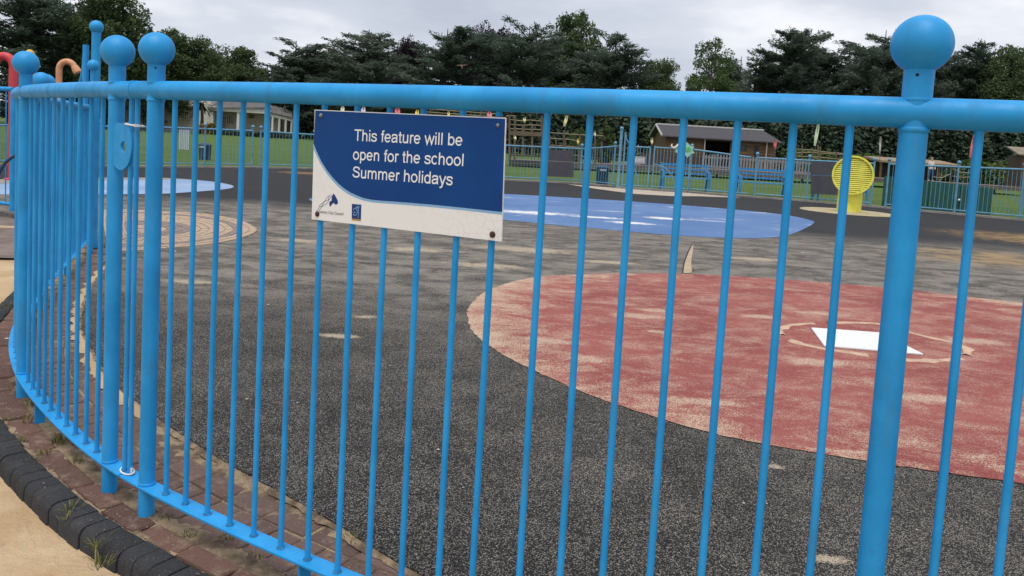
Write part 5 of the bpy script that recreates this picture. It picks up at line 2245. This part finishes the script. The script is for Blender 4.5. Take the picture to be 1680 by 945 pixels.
# openings
for (x0, x1, y0, y1, D_, nm) in ((297.5, 309.5, 183, 199, BDp + 2.9, 'window'), (212, 221, 176, 196, BDp + 2.9, 'window'), (232, 243, 178, 216, BDp + 2.9, 'door'), (362, 371, 191, 214, BDp + 3.9, 'door'), (372.5, 384, 191, 203, BDp + 3.9, 'window'), (171, 176, 172, 196, BDp + 2.9, 'window')):
    o = bx(nm, x0, x1, y0, y1, D_, 0.06, GLASS)
    n_ = 4
    m = MB()
    zlo, zhi = at((x0 + x1) / 2, y1, D_).z, at((x0 + x1) / 2, y0, D_).z
    xa, xb = at(x0, y0, D_).x, at(x1, y0, D_).x
    for i in range(n_ + 1):
        m.box((xa + (xb - xa) * i / n_, D_ - .03, (zlo + zhi) / 2), (0.09, .05, zhi - zlo))
    for i in range(n_ + 1):
        m.box(((xa + xb) / 2, D_ - .028, zlo + (zhi - zlo) * i / n_), (xb - xa, .04, 0.09))
    part('frame', m, RENDER, o)
bx('notice', 408, 417, 188.5, 194, BDp + 3.9, 0.05, simple('brown_notice', (.2, .16, .13), .7, .1))


# ------------------------------------------------------------------ foliage
def leaf_mesh(name, C, U, Vv, tone, mat_):
    n = len(C)
    P = np.empty((n, 4, 3), np.float32)
    P[:, 0] = C - U * 0.5 - Vv
    P[:, 1] = C + U * 0.5 - Vv * 0.6
    P[:, 2] = C + U * 0.5 + Vv * 0.6
    P[:, 3] = C - U * 0.5 + Vv
    me = bpy.data.meshes.new(name)
    me.vertices.add(4 * n)
    me.vertices.foreach_set('co', P.reshape(-1))
    me.loops.add(4 * n)
    me.loops.foreach_set('vertex_index', np.arange(4 * n, dtype=np.int32))
    me.polygons.add(n)
    me.polygons.foreach_set('loop_start', np.arange(0, 4 * n, 4, dtype=np.int32))
    me.polygons.foreach_set('loop_total', np.full(n, 4, np.int32))
    a = me.attributes.new('tone', 'FLOAT', 'FACE')
    a.data.foreach_set('value', np.asarray(tone, np.float32))
    me.materials.append(mat_)
    me.update()
    me.validate()
    return me


def rand_dirs(rs, n, flat=1.0):
    d = rs.normal(size=(n, 3))
    d[:, 2] *= flat
    return d / np.linalg.norm(d, axis=1, keepdims=True)


def cedar(seed, H=18.0, R=7.0, leaves=34000, mat_=L_CEDAR, flat=0.10, rise=0.25):
    rs = np.random.RandomState(seed)
    rr = random.Random(seed)
    tr = MB()
    lean = rr.uniform(-.5, .5)
    tr.tube([(0, 0, -0.3), (0.1, 0, H * .3), (lean, .2, H * .65), (lean * 1.4, 0, H * 0.93)], [.55, .42, .24, .05], 10)
    Cs, Ds, To = [], [], []
    nl = 105
    tops = [(rr.uniform(-.38, .38) * R, rr.uniform(-.3, .3) * R, rr.uniform(.74, 1.0)) for _ in range(4)]
    per = leaves // (nl * 6)
    for i in range(nl):
        f = 0.03 + 0.97 * (i + rr.random()) / nl
        az = rr.uniform(0, 2 * PI)
        env = 1.0 if f < .5 else 1 - ((f - .5) / .5) ** 1.5 * 0.56
        L = R * env * rr.uniform(0.55, 1.12)
        tx, ty, th = tops[i % 4]
        k = max(0, (f - .45) / .55)
        z0 = f * H * (0.93 if f < .6 else .93 * (1 - k * (1 - th)))
        st = Vector((lean * f + tx * k, ty * k, z0))
        up_ = rr.uniform(0.0, rise) * L + (0.25 * L * k)
        en = st + Vector((math.cos(az) * L, math.sin(az) * L, up_))
        mid = st.lerp(en, .5) + Vector((0, 0, up_ * .12))
        tr.tube([st, mid, en], [.10, .06, .015], 5, False)
        ptone = rr.random()
        la = math.atan2(en.y - st.y, en.x - st.x)
        for q in (0.22, 0.42, 0.6, 0.76, 0.9, 1.03):
            c = st.lerp(mid, q * 2) if q < .5 else mid.lerp(en, (q - .5) * 2)
            c = c + Vector((rr.uniform(-.6, .6), rr.uniform(-.6, .6), rr.uniform(-.15, .3)))
            ra = rr.uniform(1.0, 1.9) * (R / 7) * (0.75 if q > 1 else 1)
            rb = ra * rr.uniform(.45, .75)
            n = per
            a = rs.uniform(0, 2 * PI, n)
            r_ = np.sqrt(rs.uniform(0, 1, n))
            lx, ly = ra * r_ * np.cos(a), rb * r_ * np.sin(a)
            z = rs.normal(0, flat * ra, n) + lx * 0.16 - 0.10 * np.abs(ly)
            Cs.append(np.stack([c.x + lx * math.cos(la) - ly * math.sin(la), c.y + lx * math.sin(la) + ly * math.cos(la), c.z + z], 1))
            ang = la + rs.normal(0, .75, n) + np.sign(ly) * .3
            Ds.append(np.stack([np.cos(ang), np.sin(ang), rs.normal(0.18, .28, n)], 1))
            To.append(np.clip(0.55 * ptone + 0.45 * rs.uniform(0, 1, n), 0, 1))
    C = np.concatenate(Cs)
    d = np.concatenate(Ds)
    d /= np.linalg.norm(d, axis=1, keepdims=True)
    nn = np.array([0, 0, 1.]) + rs.normal(0, .55, d.shape)
    v = np.cross(nn, d)
    v /= np.linalg.norm(v, axis=1, keepdims=True)
    ln = rs.uniform(.28, .62, (len(C), 1))
    me = leaf_mesh('crown', C, d * ln, v * rs.uniform(.045, .10, (len(C), 1)), np.concatenate(To), mat_)
    return tr.mesh('trunk', BARK, True), me, H, R


def broad(seed, H=20.0, R=6.5, clumps=330, per=125, mat_=L_OAK, base=0.06, leaf=.34, gap=1.0):
    rs = np.random.RandomState(seed)
    rr = random.Random(seed)
    tr = MB()
    tr.tube([(0, 0, -.3), (.1, 0, H * .25), (.2, .1, H * .55), (.1, 0, H * .85)], [.42, .34, .2, .05], 10)
    Cs, To, Nn = [], [], []
    for i in range(clumps):
        d = rs.normal(size=3)
        d /= np.linalg.norm(d)
        rad = rs.uniform(.35, 1.0) ** .6
        lob = 1 + .10 * math.sin(3 * math.atan2(d[1], d[0]) + seed) + .08 * math.sin(5 * d[2] * 2 + seed)
        zc0 = H * (base + (1 - base) * .5)
        c = np.array([d[0] * R * rad * lob * .92, d[1] * R * rad * lob * .92, zc0 + d[2] * rad * lob * H * (1 - base) * .47])
        cr_ = rs.uniform(.8, 1.5) * R / 5
        n = int(per * rs.uniform(.6, 1.3))
        q = rand_dirs(rs, n) * cr_ * rs.uniform(.3, 1, (n, 1)) ** .6
        q[:, 2] *= .7
        Cs.append(c + q)
        t0 = rs.uniform()
        To.append(np.clip(.55 * t0 + .45 * rs.uniform(0, 1, n), 0, 1))
        if i % 4 == 0:
            s0 = Vector((.15, .05, H * rr.uniform(.25, .7)))
            e0 = Vector(c)
            tr.tube([s0, s0.lerp(e0, .5) + Vector((0, 0, .3)), e0], [.1, .06, .015], 5, False)
    C = np.concatenate(Cs)
    n = len(C)
    u = rand_dirs(rs, n, .5)
    w_ = np.array([0, 0, 1.]) + rs.normal(0, .8, (n, 3))
    v = np.cross(w_, u)
    v /= np.linalg.norm(v, axis=1, keepdims=True)
    s_ = leaf * rs.uniform(.6, 1.3, (n, 1))
    me = leaf_mesh('crown', C, u * s_, v * s_ * .38, np.concatenate(To), mat_)
    return tr.mesh('trunk', BARK, True), me, H, R


VAR = {
    'c1': cedar(1), 'c2': cedar(2, R=8.0), 'c3': cedar(3, R=6.2, rise=.4), 'c4': cedar(4, R=7.5, rise=.32), 'c5': cedar(9, R=7.0, flat=.12),
    'b1': broad(5), 'b2': broad(6, R=7.2), 'b3': broad(7, mat_=L_LIGHT, clumps=150, per=90, leaf=.36),
    'p1': broad(8, mat_=L_PURPLE), 'y1': broad(10, 4.0, 1.5, 46, 70, L_LIGHT, .1, .16), 'y2': broad(12, 4.0, 1.2, 60, 80, L_LIGHT, .05, .15)}


def tree(kind, x, ytop, hw_px, D, label, rot=0.0, group='trees along the back of the park', name=None):
    tr, cr_, H, R = VAR[kind]
    b = at(x, hor(x), D)
    topz = at(x, ytop, D).z
    root = thing(name or ('cedar_tree' if kind[0] == 'c' else 'broadleaf_tree'), label, 'tree', (b.x, D, -0.05), group)
    sz = (topz + .05) / H * 1.0
    sxy = hw_px * D / FOC / R
    root.scale = (sxy, sxy, sz)
    root.rotation_euler = (0, 0, rot)
    for nm, me in (('trunk', tr), ('crown', cr_)):
        o = bpy.data.objects.new(nm, me)
        COL.objects.link(o)
        o.parent = root
    return root


TREES = [
    ('c2', 20, -45, 115, 100, 'dark cedar filling the top left corner above the red pole', .3),
    ('c1', 118, -12, 75, 112, 'dark cedar behind the tall blue gate post', 1.2),
    ('b2', 178, -25, 70, 104, 'big dark round-crowned broadleaf left of the open sky', 2.0),
    ('b1', 268, 42, 50, 120, 'mid green broadleaf rising behind the two near ball finials', .5),
    ('b2', 318, 55, 52, 122, 'bushy mid green broadleaf above the pavilion entrance', 1.5),
    ('b1', 392, 72, 46, 135, 'low rounded broadleaf just left of the first cedar', 2.4),
    ('c3', 484, 55, 58, 128, 'spiky cedar standing alone left of the notice', .9),
    ('c1', 596, 34, 72, 124, 'broad cedar above the left half of the notice', 2.2),
    ('p1', 668, 52, 32, 140, 'dark reddish broadleaf squeezed between two cedars above the notice', .2),
    ('c5', 725, 32, 72, 122, 'broad cedar behind the gliding bird', 3.0),
    ('p1', 797, 30, 38, 134, 'copper beech with purple crown above the right end of the notice', 1.3),
    ('c2', 862, 27, 78, 120, 'wide cedar left of the round green broadleaf', 4.0),
    ('b1', 930, 12, 50, 136, 'round green broadleaf poking out highest among the middle cedars', .8),
    ('c4', 1000, 38, 70, 118, 'cedar with a pointed top sloping down to the sky gap', 5.1),
    ('b2', 1066, 92, 40, 122, 'lower dark broadleaf at the left of the sky gap', 2.9),
    ('b3', 1090, 100, 22, 126, 'slim light green broadleaf at the left edge of the sky gap', 1.9),
    ('b3', 1156, 58, 42, 112, 'loose light green broadleaf right of the sky gap', .4),
    ('b1', 1128, 118, 20, 120, 'small dark tree at the bottom of the sky gap', 1.1),
    ('c1', 1232, 72, 50, 116, 'smaller cedar just right of the loose light green tree', .1),
    ('c5', 1276, 38, 70, 114, 'wide cedar above the shed', 1.7),
    ('c3', 1356, 62, 55, 118, 'cedar with a flat crown left of the pointed one', 3.3),
    ('c4', 1430, 30, 66, 112, 'pointed cedar left of the big near ball', 2.6),
    ('c2', 1512, 62, 60, 116, 'dark cedar behind the big near ball', .6),
    ('c3', 1586, 56, 50, 114, 'feathery cedar just right of the big near ball', 4.4),
    ('b2', 1640, 66, 50, 110, 'green broadleaf near the right edge of the photo', 3.6),
    ('b1', 1706, 70, 50, 112, 'broadleaf cut by the right edge of the photo', 5.5),
]
for k, x, yt, hw_, D, rot, lab in (
        ('c1', 440, 96, 60, 142, .7, 'low back-row cedar in the dip left of the lone spiky cedar'),
        ('b2', 540, 84, 60, 146, 1.9, 'low back-row tree in the dip right of the lone spiky cedar'),
        ('c4', 655, 56, 70, 140, .4, 'back-row cedar under the dark reddish broadleaf'),
        ('c1', 770, 58, 70, 142, 2.8, 'back-row cedar under the copper beech'),
        ('c5', 900, 60, 70, 140, 1.1, 'back-row cedar under the round green broadleaf'),
        ('c2', 960, 66, 60, 136, 3.9, 'back-row cedar right of the round green broadleaf'),
        ('c1', 1320, 60, 60, 134, 2.2, 'back-row cedar just right of the wide cedar above the shed'),
        ('c3', 1395, 54, 60, 132, .3, 'back-row cedar left of the pointed cedar near the big ball'),
        ('c2', 1470, 56, 60, 134, 1.4, 'back-row cedar just left of the big near ball'),
        ('c4', 1550, 66, 60, 130, 5.0, 'back-row cedar just right of the big near ball'),
        ('c1', 1200, 78, 50, 134, 3.1, 'back-row cedar right behind the loose light green tree'),
        ('b2', 350, 90, 60, 146, 2.7, 'back-row broadleaf behind the bushy tree above the pavilion'),
        ('b1', 230, 62, 60, 140, 3.7, 'back-row broadleaf between the two near ball finials'),
        ('c2', 70, 30, 70, 128, 2.0, 'back-row cedar behind the salmon hooked pole'),
        ('b2', 1690, 78, 60, 128, 1.0, 'back-row broadleaf low at the right edge of the photo')):
    tree(k, x, yt, hw_ * 1.1, D, lab, rot, 'back row of park trees')
for k, x, yt, hw_, D, lab, rot in TREES:
    tree(k, x, yt, hw_ * 1.06, D, lab, rot)
tree('y1', 946, 199, 15, 48, 'left one of the two small young trees behind the rope walkway', .4, 'young trees in the playground', 'young_tree')
tree('y2', 993, 197, 17, 49, 'right one of the two small young trees, nearest the tall gate post', 1.4, 'young trees in the playground', 'young_tree')


# palms by the pavilion
def palm(x, yt, D, label):
    b = at(x, 222, D)
    t = at(x, yt, D)
    root = thing('palm_tree', label, 'tree', (b.x, D, 0))
    m = MB()
    m.tube([(b.x, D, 0), (b.x + .1, D, t.z * .5), (b.x, D, t.z)], [.28, .22, .2], 9)
    part('trunk', m, BARK, root, True)
    rs = np.random.RandomState(3)
    C, U, Vv = [], [], []
    for i in range(34):
        az = rs.uniform(0, 2 * PI)
        el = rs.uniform(-.6, 1.1)
        for k in range(9):
            f = (k + 1) / 9
            r_ = 1.7 * f
            c = np.array([r_ * math.cos(az) * math.cos(el), r_ * math.sin(az) * math.cos(el), t.z + r_ * math.sin(el) - .55 * r_ * f])
            C.append(c + np.array([0, 0, 0]))
            U.append(np.array([math.cos(az), math.sin(az), math.sin(el) - f]) * .32)
            Vv.append(np.array([-math.sin(az), math.cos(az), .2]) * .11)
    me = leaf_mesh('crown', np.array(C), np.array(U), np.array(Vv), rs.uniform(0, 1, len(C)), L_SHRUB)
    o = bpy.data.objects.new('crown', me)
    COL.objects.link(o)
    o.parent = root


palm(330, 172, BDp - 2.5, 'palm tree in front of the white corner of the pavilion')


# shrubberies and hedges
def shrubbery(pts, depth, h0, h1, n, mat_, seed, leaf, name, label):
    """leafy bank along a line of ground points"""
    rs = np.random.RandomState(seed)
    P = np.array([[p[0], p[1]] for p in pts])
    seg = rs.randint(0, len(P) - 1, n)
    f = rs.uniform(0, 1, n)
    xy = P[seg] + (P[seg + 1] - P[seg]) * f[:, None]
    v = rs.uniform(0, 1, n)
    hm = h0 + (h1 - h0) * (0.5 + .5 * np.sin(xy[:, 0] * 1.3 + seed) * np.sin(xy[:, 0] * .47 + 2 * seed))
    w_ = rs.uniform(-.5, .5, n)
    z = hm * np.sqrt(np.clip(1 - (2 * w_) ** 2, 0, 1)) * v ** .45
    C = np.stack([xy[:, 0], xy[:, 1] + w_ * depth, z], 1)
    u = rand_dirs(rs, n, .6)
    nn = np.array([0, -0.4, 1.]) + rs.normal(0, .7, (n, 3))
    vv = np.cross(nn, u)
    vv /= np.linalg.norm(vv, axis=1, keepdims=True)
    s_ = leaf * rs.uniform(.6, 1.4, (n, 1))
    tone = np.clip(.5 + .3 * np.sin(xy[:, 0] * 2.1) + rs.uniform(-.3, .3, n), 0, 1)
    o = bpy.data.objects.new(name, leaf_mesh(name, C, u * s_, vv * s_ * .4, tone, mat_))
    COL.objects.link(o)
    return tag(o, label, None, None, 'stuff')


shrubbery([(-75, 128), (-20, 128), (15, 126)], 8, 3.5, 8.5, 60000, L_SHRUB, 3, .5, 'undergrowth', 'dark undergrowth under the trees beyond the lawn')
shrubbery([(-8, 100), (30, 96), (75, 92)], 7, 4.5, 9.0, 60000, L_SHRUB, 5, .45, 'undergrowth', 'dark undergrowth under the cedars behind the playground')
hp_ = [at(x, 262, 66) for x in (1285, 1360, 1440)]
shrubbery([(p.x, p.y) for p in hp_], 3, 1.7, 2.3, 7000, L_HEDGE, 7, .28, 'hedge', 'green hedge behind the rope bridge and yellow disc')
hp_ = [at(x, 270, 66) for x in (1562, 1620, 1720)]
shrubbery([(p.x, p.y) for p in hp_], 3, 1.5, 2.4, 6000, L_HEDGE, 8, .28, 'hedge', 'green hedge below the red feather flag')
hp_ = [at(x, 220, 113) for x in (328, 400, 482)]
shrubbery([(p.x, p.y) for p in hp_], 1.2, 0.5, 0.85, 5000, L_SHRUB, 9, .25, 'shrub_bed', 'dark low shrubs at the foot of the pavilion')
hp_ = [at(x, 220, 112.5) for x in (328, 340, 352)]
shrubbery([(p.x, p.y) for p in hp_], 1.2, 1.3, 1.8, 900, leaf_mat('flowering_leaves', (.10, .10, .02), (.36, .22, .04), .2), 10, .22, 'flower_bed', 'orange flowering bed beside the palm at the pavilion')
# pale slatted barrier on the lawn
q = at(302, 228, 40)
BR = thing('slatted_barrier', 'small pale slatted barrier on the lawn left of the navy bin', 'barrier', (q.x, 40, 0))
zt_, zb_ = at(302, 213, 40).z, at(302, 228.5, 40).z
for i in range(6):
    m = MB()
    m.box((q.x - .22 + i * .088, 40, (zt_ + 0.0) / 2), (0.055, 0.03, zt_))
    part('slat', m, simple('pale_blue_slat', (.45, .52, .58), .6, .1) if i == 0 else bpy.data.materials['pale_blue_slat'], BR)
print('objects', len(bpy.data.objects), 'tris', sum(len(m.polygons) * 2 for m in bpy.data.meshes))
